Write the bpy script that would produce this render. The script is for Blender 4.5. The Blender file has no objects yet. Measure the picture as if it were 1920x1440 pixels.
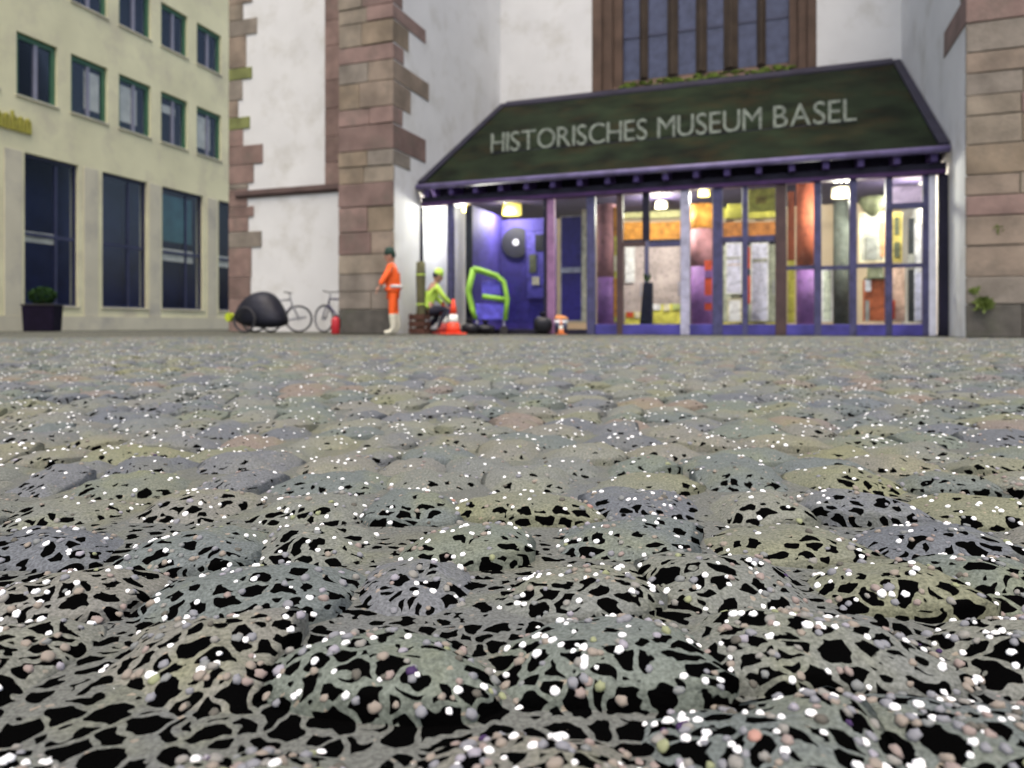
import bpy, bmesh, math, random
from mathutils import Vector, Matrix
from mathutils.bvhtree import BVHTree
R = math.radians
random.seed(11)
S = bpy.context.scene
C = S.collection

# ------------------------------------------------------------------ camera, sky, sun, exposure
F, CX, HY, CAMZ = 1350.0, 960.0, 608.0, 0.20        # focal length in photo pixels, horizon row, eye height
cam = bpy.data.cameras.new('camera'); camo = bpy.data.objects.new('camera', cam); C.objects.link(camo)
camo.location = (0, 0, CAMZ); camo.rotation_euler = (R(90), 0, 0)
cam.sensor_width = 36; cam.lens = 36 * F / 1920; cam.shift_y = -(720 - HY) / 1920
cam.clip_start = 0.02; cam.clip_end = 2000
cam.dof.use_dof = True; cam.dof.focus_distance = 0.60
cam.dof.aperture_fstop = (cam.lens / 1000) / 0.0032
S.camera = camo
SUN_EL, SUN_AZ = 66, 183                              # azimuth clockwise from +Y: behind the camera, to the right
w = bpy.data.worlds.new('World'); S.world = w; w.use_nodes = True
nt = w.node_tree; bg = nt.nodes['Background']
sky = nt.nodes.new('ShaderNodeTexSky'); sky.sky_type = 'NISHITA'; sky.sun_disc = False
sky.sun_elevation = R(SUN_EL); sky.sun_rotation = R(SUN_AZ); sky.air_density = 1.0; sky.dust_density = 6.0; sky.ozone_density = 0.4
nt.links.new(sky.outputs[0], bg.inputs[0]); bg.inputs[1].default_value = 0.15
sl = bpy.data.lights.new('sun', 'SUN'); so = bpy.data.objects.new('sun', sl); C.objects.link(so)
sl.energy = 0.7; sl.angle = R(60); sl.color = (1.0, 0.96, 0.9)
sd = Vector((math.sin(R(SUN_AZ)) * math.cos(R(SUN_EL)), math.cos(R(SUN_AZ)) * math.cos(R(SUN_EL)), math.sin(R(SUN_EL))))
so.rotation_euler = sd.to_track_quat('Z', 'Y').to_euler(); so.location = (0, -5, 30)
S.view_settings.view_transform = 'Standard'; S.view_settings.look = 'None'
S.view_settings.gamma = 1.0; S.view_settings.use_curve_mapping = False; S.view_settings.exposure = 0.76
S.cycles.max_bounces = 8; S.cycles.transparent_max_bounces = 16

# ------------------------------------------------------------------ materials
MATS = {}
def srgb(r, g, b):
    f = lambda c: c / 12.92 if c <= 0.04045 else ((c + 0.055) / 1.055) ** 2.4
    return (f(r / 255), f(g / 255), f(b / 255))
def mat(name, col, rough=0.7, var=0.12, scale=4.0, bump=0.0, bscale=60.0, metal=0.0, stain=None, stain_amt=0.5, stain_scale=1.5, spec=0.4):
    m = bpy.data.materials.new(name); m.use_nodes = True
    t = m.node_tree; N = t.nodes; L = t.links; p = N['Principled BSDF']
    p.inputs['Roughness'].default_value = rough; p.inputs['Metallic'].default_value = metal
    p.inputs['Specular IOR Level'].default_value = spec
    tc = N.new('ShaderNodeTexCoord')
    n = N.new('ShaderNodeTexNoise'); n.inputs['Scale'].default_value = scale; n.inputs['Detail'].default_value = 6
    L.new(tc.outputs['Object'], n.inputs['Vector'])
    r = N.new('ShaderNodeValToRGB')
    r.color_ramp.elements[0].position = 0.3; r.color_ramp.elements[1].position = 0.7
    r.color_ramp.elements[0].color = (*[c * (1 - var) for c in col], 1)
    r.color_ramp.elements[1].color = (*[min(1, c * (1 + var)) for c in col], 1)
    L.new(n.outputs['Fac'], r.inputs['Fac']); out = r.outputs['Color']
    if stain:
        n2 = N.new('ShaderNodeTexNoise'); n2.inputs['Scale'].default_value = stain_scale; n2.inputs['Detail'].default_value = 8
        n2.inputs['Roughness'].default_value = 0.65
        L.new(tc.outputs['Object'], n2.inputs['Vector'])
        mr = N.new('ShaderNodeMapRange'); mr.inputs['From Min'].default_value = 0.5; mr.inputs['From Max'].default_value = 0.72
        mr.inputs['To Max'].default_value = stain_amt
        L.new(n2.outputs['Fac'], mr.inputs['Value'])
        mx = N.new('ShaderNodeMixRGB'); mx.inputs['Color2'].default_value = (*stain, 1)
        L.new(mr.outputs['Result'], mx.inputs['Fac']); L.new(out, mx.inputs['Color1']); out = mx.outputs['Color']
    L.new(out, p.inputs['Base Color'])
    if bump:
        nb = N.new('ShaderNodeTexNoise'); nb.inputs['Scale'].default_value = bscale; nb.inputs['Detail'].default_value = 5
        L.new(tc.outputs['Object'], nb.inputs['Vector'])
        b = N.new('ShaderNodeBump'); b.inputs['Strength'].default_value = bump; b.inputs['Distance'].default_value = 0.02
        L.new(nb.outputs['Fac'], b.inputs['Height']); L.new(b.outputs['Normal'], p.inputs['Normal'])
    MATS[name] = m
    return m
def emit(name, col, s):
    m = bpy.data.materials.new(name); m.use_nodes = True; p = m.node_tree.nodes['Principled BSDF']
    p.inputs['Base Color'].default_value = (*col, 1); p.inputs['Emission Color'].default_value = (*col, 1)
    p.inputs['Emission Strength'].default_value = s
    return m
def glass(name, tint, refl=1.0):
    m = bpy.data.materials.new(name); m.use_nodes = True; t = m.node_tree; N = t.nodes; L = t.links
    N.remove(N['Principled BSDF']); o = N['Material Output']
    tr = N.new('ShaderNodeBsdfTransparent'); tr.inputs[0].default_value = (*tint, 1)
    gl = N.new('ShaderNodeBsdfGlossy'); gl.inputs['Roughness'].default_value = 0.02
    fr = N.new('ShaderNodeFresnel'); fr.inputs[0].default_value = 1.45
    mu = N.new('ShaderNodeMath'); mu.operation = 'MULTIPLY'; mu.inputs[1].default_value = refl
    mx = N.new('ShaderNodeMixShader')
    L.new(fr.outputs[0], mu.inputs[0]); L.new(mu.outputs[0], mx.inputs[0]); L.new(tr.outputs[0], mx.inputs[1]); L.new(gl.outputs[0], mx.inputs[2])
    L.new(mx.outputs[0], o.inputs[0])
    return m

PLASTER = mat('white_plaster', (0.64, 0.65, 0.65), 0.9, 0.05, 1.2, 0.25, 40, stain=(0.40, 0.39, 0.34), stain_amt=0.55, stain_scale=1.1)
STONES = [mat('sandstone_%s' % n, c, 0.9, 0.3, 2.2, 0.5, 30, stain=(0.12, 0.105, 0.085), stain_amt=0.75, stain_scale=1.6) for n, c in
          (('tan', (0.225, 0.18, 0.14)), ('buff', (0.235, 0.20, 0.155)), ('rose', (0.225, 0.155, 0.135)), ('red', (0.175, 0.12, 0.105)),
           ('grey', (0.21, 0.185, 0.155)), ('ochre', (0.22, 0.175, 0.125)))]
STONE_DARK = mat('grimy_stone', (0.085, 0.08, 0.07), 0.95, 0.3, 4, 0.4, 30, stain=(0.05, 0.07, 0.03), stain_amt=0.6)
STONE_BROWN = mat('brown_sandstone', (0.11, 0.075, 0.07), 0.9, 0.18, 2, 0.3, 30)
STONE_WINDOW = mat('window_sandstone', (0.095, 0.062, 0.046), 0.9, 0.25, 2, 0.3, 30)
MULL = mat('dark_mullion_stone', (0.05, 0.036, 0.026), 0.9, 0.3, 2, 0.3, 30)
STONE_MOSSY = mat('lichen_stone', (0.17, 0.19, 0.07), 0.95, 0.3, 3, 0.4, 30)
MORTAR = mat('mortar', (0.24, 0.21, 0.17), 0.95, 0.1, 5, 0.3, 50)
MOSS_D = mat('dark_moss', (0.010, 0.014, 0.005), 1.0, 0.5, 3, 0.4, 40, spec=0.05)
MOSS = mat('moss', (0.06, 0.09, 0.012), 1.0, 0.4, 6, 0.6, 40)
CLAD = mat('cream_limestone', (0.70, 0.675, 0.44), 0.85, 0.1, 0.7, 0.15, 25, stain=(0.48, 0.43, 0.33), stain_amt=0.8, stain_scale=0.55)
CLAD2 = mat('cream_pilaster', (0.56, 0.53, 0.40), 0.85, 0.08, 1.0, 0.15, 25, stain=(0.25, 0.24, 0.24), stain_amt=0.5, stain_scale=0.8)
FRAME_GREEN = mat('green_window_metal', (0.055, 0.15, 0.085), 0.4, 0.1, 3)
FRAME_GREY = mat('grey_window_metal', (0.24, 0.24, 0.30), 0.4, 0.1, 3)
FRAME_NAVY = mat('navy_window_metal', (0.035, 0.04, 0.085), 0.4, 0.15, 3)
ROOM = mat('dark_room', (0.012, 0.015, 0.025), 0.9, 0.3, 1)
ROOM_BLUE = mat('dark_blue_room', (0.03, 0.045, 0.12), 0.9, 0.4, 0.8)
PALE_REFL = mat('cream_reflection', (0.80, 0.77, 0.55), 0.8, 0.15, 3)  # pale reflections in the office glass, painted as cream panels
CURTAIN_TEAL = mat('teal_blind', (0.05, 0.16, 0.15), 0.8, 0.25, 3)
PANE = glass('clear_glass', (0.86, 0.9, 0.93), 0.35)
PANE_BLUE = glass('blue_tinted_glass', (0.87, 0.89, 0.94), 0.12)
LEADED = mat('leaded_glass', (0.055, 0.065, 0.12), 0.25, 0.25, 5, 0.3, 14)
ROOF = mat('mossy_dark_roof', (0.009, 0.015, 0.007), 0.9, 0.7, 1.3, 0.7, 60, stain=(0.028, 0.019, 0.007), stain_amt=0.7, stain_scale=1.1, spec=0.12)
TRIM = mat('black_purple_trim', (0.016, 0.015, 0.03), 0.6, 0.3, 3, spec=0.2)
PURPLE = mat('purple_timber', (0.05, 0.03, 0.13), 0.6, 0.3, 5)
PURPLE_L = mat('pale_purple_gutter', (0.13, 0.11, 0.23), 0.5, 0.25, 5)
PURPLE_D = mat('deep_plum_beam', (0.05, 0.015, 0.085), 0.6, 0.3, 4)
NAVY_POST = mat('navy_post', (0.05, 0.05, 0.12), 0.5, 0.35, 8)
BROWN_POST = mat('brown_post', (0.06, 0.035, 0.035), 0.6, 0.2, 5)
SILVER_POST = mat('silver_lilac_post', (0.36, 0.36, 0.47), 0.4, 0.25, 8)
WHITE_POST = mat('white_post', (0.62, 0.63, 0.72), 0.4, 0.1, 8)
MAUVE_POST = mat('mauve_post', (0.25, 0.13, 0.25), 0.5, 0.2, 6)
PLINTH_BLUE = mat('blue_plinth', (0.045, 0.04, 0.22), 0.6, 0.5, 2.5)
LETTER = mat('pale_metal_letter', (0.18, 0.21, 0.175), 0.6, 0.5, 6)
def solid(n, c, r=0.7, v=0.4, s=6, **k): return MATS.get(n) or mat(n, c, r, max(v, 0.3), s, stain=tuple(q * 0.35 for q in c), stain_amt=0.8, stain_scale=9, **k)

# ------------------------------------------------------------------ mesh helpers
class MB:
    def __init__(s): s.v = []; s.f = []; s.smooth = False
    def box(s, x0, x1, y0, y1, z0, z1, j=0.0):
        n = len(s.v); q = lambda: random.uniform(-j, j) if j else 0.0
        for z in (z0, z1):
            for x, y in ((x0, y0), (x1, y0), (x1, y1), (x0, y1)): s.v.append((x + q(), y + q(), z + q()))
        s.f += [tuple(n + i for i in f) for f in ((3, 2, 1, 0), (4, 5, 6, 7), (0, 1, 5, 4), (1, 2, 6, 5), (2, 3, 7, 6), (3, 0, 4, 7))]
        return s
    def hexa(s, pts):                                  # 8 points, bottom ring then top ring
        n = len(s.v); s.v += [tuple(p) for p in pts]
        s.f += [tuple(n + i for i in f) for f in ((3, 2, 1, 0), (4, 5, 6, 7), (0, 1, 5, 4), (1, 2, 6, 5), (2, 3, 7, 6), (3, 0, 4, 7))]
        return s
    def tube(s, pts, r, seg=8, caps=True):
        pts = [Vector(p) for p in pts]; n0 = len(s.v); rs = r if isinstance(r, (list, tuple)) else [r] * len(pts)
        for i, p in enumerate(pts):
            d = (pts[min(i + 1, len(pts) - 1)] - pts[max(i - 1, 0)]).normalized()
            a = d.cross(Vector((0, 0, 1)) if abs(d.z) < 0.9 else Vector((1, 0, 0))).normalized(); b = d.cross(a)
            for k in range(seg):
                t = 2 * math.pi * k / seg; s.v.append(tuple(p + (a * math.cos(t) + b * math.sin(t)) * rs[i]))
        for i in range(len(pts) - 1):
            for k in range(seg):
                k2 = (k + 1) % seg; s.f.append((n0 + i * seg + k, n0 + (i + 1) * seg + k, n0 + (i + 1) * seg + k2, n0 + i * seg + k2))
        if caps:
            s.f.append(tuple(n0 + k for k in range(seg))); s.f.append(tuple(n0 + (len(pts) - 1) * seg + k for k in reversed(range(seg))))
        return s
    def lathe(s, prof, c=(0, 0, 0), seg=20):
        n0 = len(s.v)
        for r, z in prof:
            for k in range(seg):
                t = 2 * math.pi * k / seg; s.v.append((c[0] + r * math.cos(t), c[1] + r * math.sin(t), c[2] + z))
        for i in range(len(prof) - 1):
            for k in range(seg):
                k2 = (k + 1) % seg; s.f.append((n0 + i * seg + k, n0 + i * seg + k2, n0 + (i + 1) * seg + k2, n0 + (i + 1) * seg + k))
        s.f.append(tuple(n0 + k for k in reversed(range(seg)))); s.f.append(tuple(n0 + (len(prof) - 1) * seg + k for k in range(seg)))
        return s
    def torus(s, c, R1, r, ax=(0, 1, 0), seg=28, rs=8):
        pts = []; ax = Vector(ax).normalized(); a = ax.orthogonal().normalized(); b = ax.cross(a); n0 = len(s.v)
        for i in range(seg):
            t = 2 * math.pi * i / seg; d = a * math.cos(t) + b * math.sin(t)
            for k in range(rs):
                q = 2 * math.pi * k / rs; s.v.append(tuple(Vector(c) + d * (R1 + r * math.cos(q)) + ax * r * math.sin(q)))
        for i in range(seg):
            for k in range(rs):
                i2 = (i + 1) % seg; k2 = (k + 1) % rs; s.f.append((n0 + i * rs + k, n0 + i2 * rs + k, n0 + i2 * rs + k2, n0 + i * rs + k2))
        return s
    def blob(s, c, rad, seg=14, rings=9, noise=0.0, seed=0):
        rnd = random.Random(seed); n0 = len(s.v); ph = [rnd.uniform(0, 6.28) for _ in range(6)]
        for i in range(rings + 1):
            th = math.pi * i / rings
            for k in range(seg):
                p = 2 * math.pi * k / seg; d = Vector((math.sin(th) * math.cos(p), math.sin(th) * math.sin(p), math.cos(th)))
                q = 1 + noise * (math.sin(3 * d.x + ph[0]) + math.sin(4 * d.y + ph[1]) + math.sin(5 * d.z + ph[2]) + 0.6 * math.sin(9 * d.x + 7 * d.z + ph[3])) / 3
                s.v.append((c[0] + d.x * rad[0] * q, c[1] + d.y * rad[1] * q, c[2] + d.z * rad[2] * q))
        for i in range(rings):
            for k in range(seg):
                k2 = (k + 1) % seg; s.f.append((n0 + i * seg + k, n0 + (i + 1) * seg + k, n0 + (i + 1) * seg + k2, n0 + i * seg + k2))
        return s
    def mesh(s, name, m=None, smooth=False):
        me = bpy.data.meshes.new(name); me.from_pydata(s.v, [], s.f); me.update()
        if m: me.materials.append(m)
        if smooth: me.polygons.foreach_set('use_smooth', [True] * len(me.polygons))
        return me
    def build(s, name, m, parent=None, smooth=False, loc=None, rot=None, bevel=0.0):
        me = s.mesh(name, m, smooth); o = bpy.data.objects.new(name, me); C.objects.link(o)
        if parent: o.parent = parent
        if loc: o.location = loc
        if rot: o.rotation_euler = rot
        if bevel:
            b = o.modifiers.new('bevel', 'BEVEL'); b.width = bevel; b.segments = 2; b.limit_method = 'ANGLE'
        return o
def tag(o, label=None, cat=None, group=None, kind=None):
    for k, v in (('label', label), ('category', cat), ('group', group), ('kind', kind)):
        if v: o[k] = v
    return o
def thing(name, label, cat, loc=(0, 0, 0), rz=0, group=None, parent=None):
    o = bpy.data.objects.new(name, None); C.objects.link(o); o.location = loc; o.rotation_euler = (0, 0, rz); o.empty_display_size = 0.2
    return tag(o, label, cat, group)

# ------------------------------------------------------------------ where things stand
TH = R(20); U = Vector((math.cos(TH), -math.sin(TH))); NV = Vector((math.sin(TH), math.cos(TH))); PL = Vector((-1.95, 15.5))
LEN = 9.89; BACK = 4.75; BF = -1.25                   # canopy length, recess depth, buttress front
def at(px, py, v):                                    # sight line through (px, py) meets the plane v of the church: (u, z)
    r = (px - CX) / F                                 # (PL.x+uU.x+vN.x) = r (PL.y+uU.y+vN.y)
    u = (r * (PL.y + v * NV.y) - PL.x - v * NV.x) / (U.x - r * U.y)
    Y = PL.y + u * U.y + v * NV.y
    return u, CAMZ + (HY - py) / F * Y
def uv_world(u, v, z=0): return (PL.x + u * U.x + v * NV.x, PL.y + u * U.y + v * NV.y, z)
def v_of(px, u):                                      # depth v at which the plane u shows at column px
    r = (px - CX) / F
    return (r * (PL.y + u * U.y) - PL.x - u * U.x) / (NV.x - r * NV.y)
def gnd(px, Y): return ((px - CX) / F * Y, Y, 0)
CH = (PL.x, PL.y, 0)

# ------------------------------------------------------------------ ground
def cobble_mat(name, island, joint=False):
    m = bpy.data.materials.new(name); m.use_nodes = True; t = m.node_tree; N = t.nodes; L = t.links; p = N['Principled BSDF']
    geo = N.new('ShaderNodeNewGeometry')
    if island: rnd = geo.outputs['Random Per Island']
    else: rnd = N.new('ShaderNodeObjectInfo').outputs['Random']
    ramp = N.new('ShaderNodeValToRGB'); cr = ramp.color_ramp; cr.interpolation = 'CONSTANT'
    cols = [(0.00, (0.20, 0.21, 0.195)), (0.13, (0.15, 0.175, 0.18)), (0.27, (0.22, 0.225, 0.155)), (0.38, (0.17, 0.178, 0.205)), (0.50, (0.225, 0.22, 0.20)),
            (0.62, (0.17, 0.198, 0.178)), (0.73, (0.25, 0.20, 0.175)), (0.80, (0.14, 0.15, 0.18)), (0.90, (0.23, 0.235, 0.21))]
    cr.elements[0].position = cols[0][0]; cr.elements[0].color = (*cols[0][1], 1)
    cr.elements[1].position = cols[1][0]; cr.elements[1].color = (*cols[1][1], 1)
    for q, c in cols[2:]:
        e = cr.elements.new(q); e.color = (*c, 1)
    L.new(rnd, ramp.inputs['Fac'])
    pos = geo.outputs['Position']
    def noise(scale, det=4, rough=0.6):
        n = N.new('ShaderNodeTexNoise'); n.inputs['Scale'].default_value = scale; n.inputs['Detail'].default_value = det; n.inputs['Roughness'].default_value = rough
        L.new(pos, n.inputs['Vector']); return n
    def mix(kind, fac, a, b):
        x = N.new('ShaderNodeMixRGB'); x.blend_type = kind
        if isinstance(fac, float): x.inputs['Fac'].default_value = fac
        else: L.new(fac, x.inputs['Fac'])
        for i, q in ((1, a), (2, b)):
            if isinstance(q, tuple): x.inputs[i].default_value = (*q, 1)
            else: L.new(q, x.inputs[i])
        return x.outputs[0]
    def mrange(v, a, b, c, d):
        x = N.new('ShaderNodeMapRange'); L.new(v, x.inputs['Value'])
        for k, q in zip(('From Min', 'From Max', 'To Min', 'To Max'), (a, b, c, d)): x.inputs[k].default_value = q
        return x.outputs['Result']
    def math_(op, a, b):
        x = N.new('ShaderNodeMath'); x.operation = op
        for i, q in ((0, a), (1, b)):
            if isinstance(q, (int, float)): x.inputs[i].default_value = q
            else: L.new(q, x.inputs[i])
        return x.outputs[0]
    col = mix('MULTIPLY', 1.0, ramp.outputs['Color'], (0.68, 0.685, 0.63))
    col = mix('MIX', 0.12, col, (0.185, 0.195, 0.185))
    if joint: col = mix('MIX', 1.0, col, (0.115, 0.12, 0.107))
    # broad tint: lichen yellow, green and lilac mineral patches
    col = mix('MIX', mrange(noise(9.0).outputs['Fac'], 0.52, 0.72, 0.0, 0.5), col, (0.175, 0.185, 0.095))
    col = mix('MIX', mrange(noise(6.3, 3).outputs['Color'], 0.55, 0.75, 0.0, 0.4), col, (0.11, 0.12, 0.145))
    col = mix('MIX', mrange(noise(1.7, 3).outputs['Fac'], 0.5, 0.68, 0.0, 0.55), col, (0.115, 0.13, 0.15))
    col = mix('MIX', mrange(noise(2.6, 4).outputs['Color'], 0.54, 0.7, 0.0, 0.6), col, (0.185, 0.18, 0.09))
    # mineral grain
    g = noise(420.0, 2, 0.5)
    col = mix('OVERLAY', 0.55, col, mrange(g.outputs['Fac'], 0.3, 0.7, 0.2, 0.8))
    vg = N.new('ShaderNodeTexVoronoi'); vg.inputs['Scale'].default_value = 330; L.new(pos, vg.inputs['Vector'])
    col = mix('MIX', mrange(vg.outputs['Color'], 0.90, 0.93, 0.0, 0.55), col, (0.34, 0.27, 0.2))
    # black colour on the stones in a patch in front of the camera: closed cells between bare strands
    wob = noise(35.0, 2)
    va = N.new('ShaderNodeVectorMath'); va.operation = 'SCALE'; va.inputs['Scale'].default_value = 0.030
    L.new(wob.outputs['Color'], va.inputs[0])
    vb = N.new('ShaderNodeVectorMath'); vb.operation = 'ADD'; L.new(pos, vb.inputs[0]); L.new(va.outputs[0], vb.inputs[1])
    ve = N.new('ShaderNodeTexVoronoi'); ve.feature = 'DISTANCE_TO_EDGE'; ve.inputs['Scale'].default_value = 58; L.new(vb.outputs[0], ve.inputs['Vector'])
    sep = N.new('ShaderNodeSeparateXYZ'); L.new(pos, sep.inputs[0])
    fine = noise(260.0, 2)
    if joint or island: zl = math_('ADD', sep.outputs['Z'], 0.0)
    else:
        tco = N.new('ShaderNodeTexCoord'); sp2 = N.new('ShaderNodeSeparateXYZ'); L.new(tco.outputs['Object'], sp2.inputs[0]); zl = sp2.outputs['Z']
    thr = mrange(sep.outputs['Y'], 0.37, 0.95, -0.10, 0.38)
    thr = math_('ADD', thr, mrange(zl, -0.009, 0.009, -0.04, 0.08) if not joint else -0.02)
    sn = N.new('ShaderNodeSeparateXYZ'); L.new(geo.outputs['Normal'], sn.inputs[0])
    thr = math_('ADD', thr, mrange(sn.outputs['Y'], -0.32, 0.10, -0.12, 0.22))      # more black on slopes facing the camera
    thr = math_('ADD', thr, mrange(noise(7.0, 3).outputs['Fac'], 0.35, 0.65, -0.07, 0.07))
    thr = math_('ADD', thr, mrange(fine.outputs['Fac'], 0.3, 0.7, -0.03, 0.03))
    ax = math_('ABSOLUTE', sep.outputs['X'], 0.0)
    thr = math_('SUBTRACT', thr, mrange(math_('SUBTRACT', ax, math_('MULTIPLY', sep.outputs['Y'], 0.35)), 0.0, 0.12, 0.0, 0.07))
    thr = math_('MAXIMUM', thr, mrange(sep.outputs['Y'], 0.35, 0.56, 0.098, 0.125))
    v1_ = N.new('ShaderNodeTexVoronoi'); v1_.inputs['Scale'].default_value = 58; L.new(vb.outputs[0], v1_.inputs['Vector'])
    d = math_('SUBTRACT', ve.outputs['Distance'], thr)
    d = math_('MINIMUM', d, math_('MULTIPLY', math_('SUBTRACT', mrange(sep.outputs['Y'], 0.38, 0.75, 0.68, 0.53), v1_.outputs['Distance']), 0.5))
    black_mask = mrange(d, 0.0, 0.012, 0.0, 1.0)
    col = mix('MIX', black_mask, col, (0.0015, 0.0015, 0.0015))
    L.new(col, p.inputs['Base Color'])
    p.inputs['Roughness'].default_value = 0.8; L.new(mrange(black_mask, 0, 1, 0.12, 0.0), p.inputs['Specular IOR Level'])
    b = N.new('ShaderNodeBump'); b.inputs['Strength'].default_value = 0.5; b.inputs['Distance'].default_value = 0.004
    hb = math_('ADD', math_('MULTIPLY', noise(160.0, 4).outputs['Fac'], 0.8), math_('MULTIPLY', black_mask, -0.5))
    L.new(hb, b.inputs['Height']); L.new(b.outputs['Normal'], p.inputs['Normal'])
    return m
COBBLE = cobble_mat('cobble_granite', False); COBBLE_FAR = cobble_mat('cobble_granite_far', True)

def ground_mat():
    m = bpy.data.materials.new('paving_and_joints'); m.use_nodes = True; t = m.node_tree; N = t.nodes; L = t.links; p = N['Principled BSDF']
    geo = N.new('ShaderNodeNewGeometry'); pos = geo.outputs['Position']
    v = N.new('ShaderNodeTexVoronoi'); v.inputs['Scale'].default_value = 8; v.inputs['Randomness'].default_value = 0.5; L.new(pos, v.inputs['Vector'])
    ve = N.new('ShaderNodeTexVoronoi'); ve.feature = 'DISTANCE_TO_EDGE'; ve.inputs['Scale'].default_value = 8; ve.inputs['Randomness'].default_value = 0.5; L.new(pos, ve.inputs['Vector'])
    r = N.new('ShaderNodeValToRGB'); r.color_ramp.elements[0].color = (0.10, 0.107, 0.095, 1); r.color_ramp.elements[1].color = (0.15, 0.15, 0.115, 1)
    L.new(v.outputs['Color'], r.inputs['Fac'])
    mr = N.new('ShaderNodeMapRange'); mr.inputs['From Max'].default_value = 0.12; L.new(ve.outputs['Distance'], mr.inputs['Value'])
    mx = N.new('ShaderNodeMixRGB'); mx.inputs[1].default_value = (0.03, 0.03, 0.026, 1); L.new(mr.outputs[0], mx.inputs[0]); L.new(r.outputs[0], mx.inputs[2])
    L.new(mx.outputs[0], p.inputs['Base Color']); p.inputs['Roughness'].default_value = 0.9; p.inputs['Specular IOR Level'].default_value = 0.15
    b = N.new('ShaderNodeBump'); b.inputs['Strength'].default_value = 0.6; b.inputs['Distance'].default_value = 0.02
    L.new(mr.outputs[0], b.inputs['Height']); L.new(b.outputs[0], p.inputs['Normal'])
    return m
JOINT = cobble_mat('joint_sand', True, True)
COB_END = 10.6
gb = MB()
xs = [-500, -60, -14, 14, 60, 500]; ys = [-300, -40, -1.0, COB_END, 40, 600]
for j in range(5):
    for i in range(5):
        inner = (i == 2 and j == 2)
        z = -0.034 if inner else -0.004
        n = len(gb.v); gb.v += [(xs[i], ys[j], z), (xs[i + 1], ys[j], z), (xs[i + 1], ys[j + 1], z), (xs[i], ys[j + 1], z)]; gb.f.append((n, n + 1, n + 2, n + 3))
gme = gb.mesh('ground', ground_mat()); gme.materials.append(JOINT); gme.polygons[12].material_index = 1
ground = bpy.data.objects.new('ground', gme); C.objects.link(ground); tag(ground, 'cobbled square of domed grey stones with black joints', None, None, 'structure')

def stone(nseg, rings, seed):
    rnd = random.Random(seed); v = []; f = []
    ex = rnd.uniform(3.4, 5.2); ph = [rnd.uniform(0, 6.28) for _ in range(8)]; tx, ty = rnd.uniform(-0.03, 0.03), rnd.uniform(-0.03, 0.03)
    dome = rnd.uniform(0.006, 0.011)
    v.append((0, 0, dome))
    for i in range(1, rings + 1):
        rho = i / (rings - 1) if i < rings else 1.0
        for k in range(nseg):
            a = 2 * math.pi * k / nseg; ca, sa = math.cos(a), math.sin(a)
            ro = (abs(ca) ** ex + abs(sa) ** ex) ** (-1 / ex)
            ro *= 1 + 0.05 * math.sin(2 * a + ph[0]) + 0.04 * math.sin(3 * a + ph[1]) + 0.02 * math.sin(5 * a + ph[2])
            rr = min(rho, 1.0); x = ca * ro * rr * 0.5; y = sa * ro * rr * 0.5
            if i < rings:
                z = dome - (dome + 0.015) * rr ** 2.3 + x * tx + y * ty
                z += 0.0022 * math.sin(9 * x + ph[3]) * math.sin(11 * y + ph[4]) + 0.0012 * math.sin(23 * x + 17 * y + ph[5])
            else: z = -0.03
            v.append((x * 1.0, y * 1.0, z))
    for k in range(nseg): f.append((0, 1 + k, 1 + (k + 1) % nseg))
    for i in range(rings - 1):
        for k in range(nseg):
            k2 = (k + 1) % nseg; a = 1 + i * nseg; b = a + nseg; f.append((a + k, b + k, b + k2, a + k2))
    return v, f
HI = [stone(28, 9, 100 + i) for i in range(14)]; MID = [stone(14, 5, 200 + i) for i in range(10)]; LO = [stone(8, 3, 300 + i) for i in range(8)]
def swell(x, y): return 0.006 * math.sin(x * 1.3 + y * 0.8) + 0.005 * math.sin(y * 2.9 - x) + 0.003 * math.sin(y * 15 + 1.2 * math.sin(x * 6)) * math.sin(x * 7 + 1.3 * math.sin(y * 5))
rc = random.Random(5); cobs = []
y = 0.06; row = 0
while y < COB_END - 0.1:
    d = rc.uniform(0.105, 0.128); half = 0.75 + 0.95 * y + 0.8
    x = -half + rc.uniform(0, 0.1)
    while x < half:
        wd = rc.uniform(0.09, 0.155)
        yy = y + 0.030 * math.sin(x * 2.1 + 0.35 * row) + rc.uniform(-0.008, 0.008)
        zz = swell(x, yy) + rc.uniform(-0.002, 0.002)
        rel = Vector((x - PL.x, yy - PL.y)); vv = rel.dot(NV)
        if vv < -1.42 and yy < COB_END:
            cobs.append((x + wd / 2, yy, zz, wd * rc.uniform(1.10, 1.22), d * rc.uniform(1.12, 1.24), rc.uniform(-0.10, 0.10), rc.randrange(1000)))
        x += wd
    y += d; row += 1
def in_view(c): return c[1] > 0.27 and abs(c[0]) < 0.74 * c[1] + 0.07
order = sorted(range(len(cobs)), key=lambda i: (0 if in_view(cobs[i]) else 1, cobs[i][1]))
near = set(order[:300])
hi_me = []
for i, (v, f) in enumerate(HI):
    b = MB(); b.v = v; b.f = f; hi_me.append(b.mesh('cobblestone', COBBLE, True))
far = MB(); bv = MB()
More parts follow.
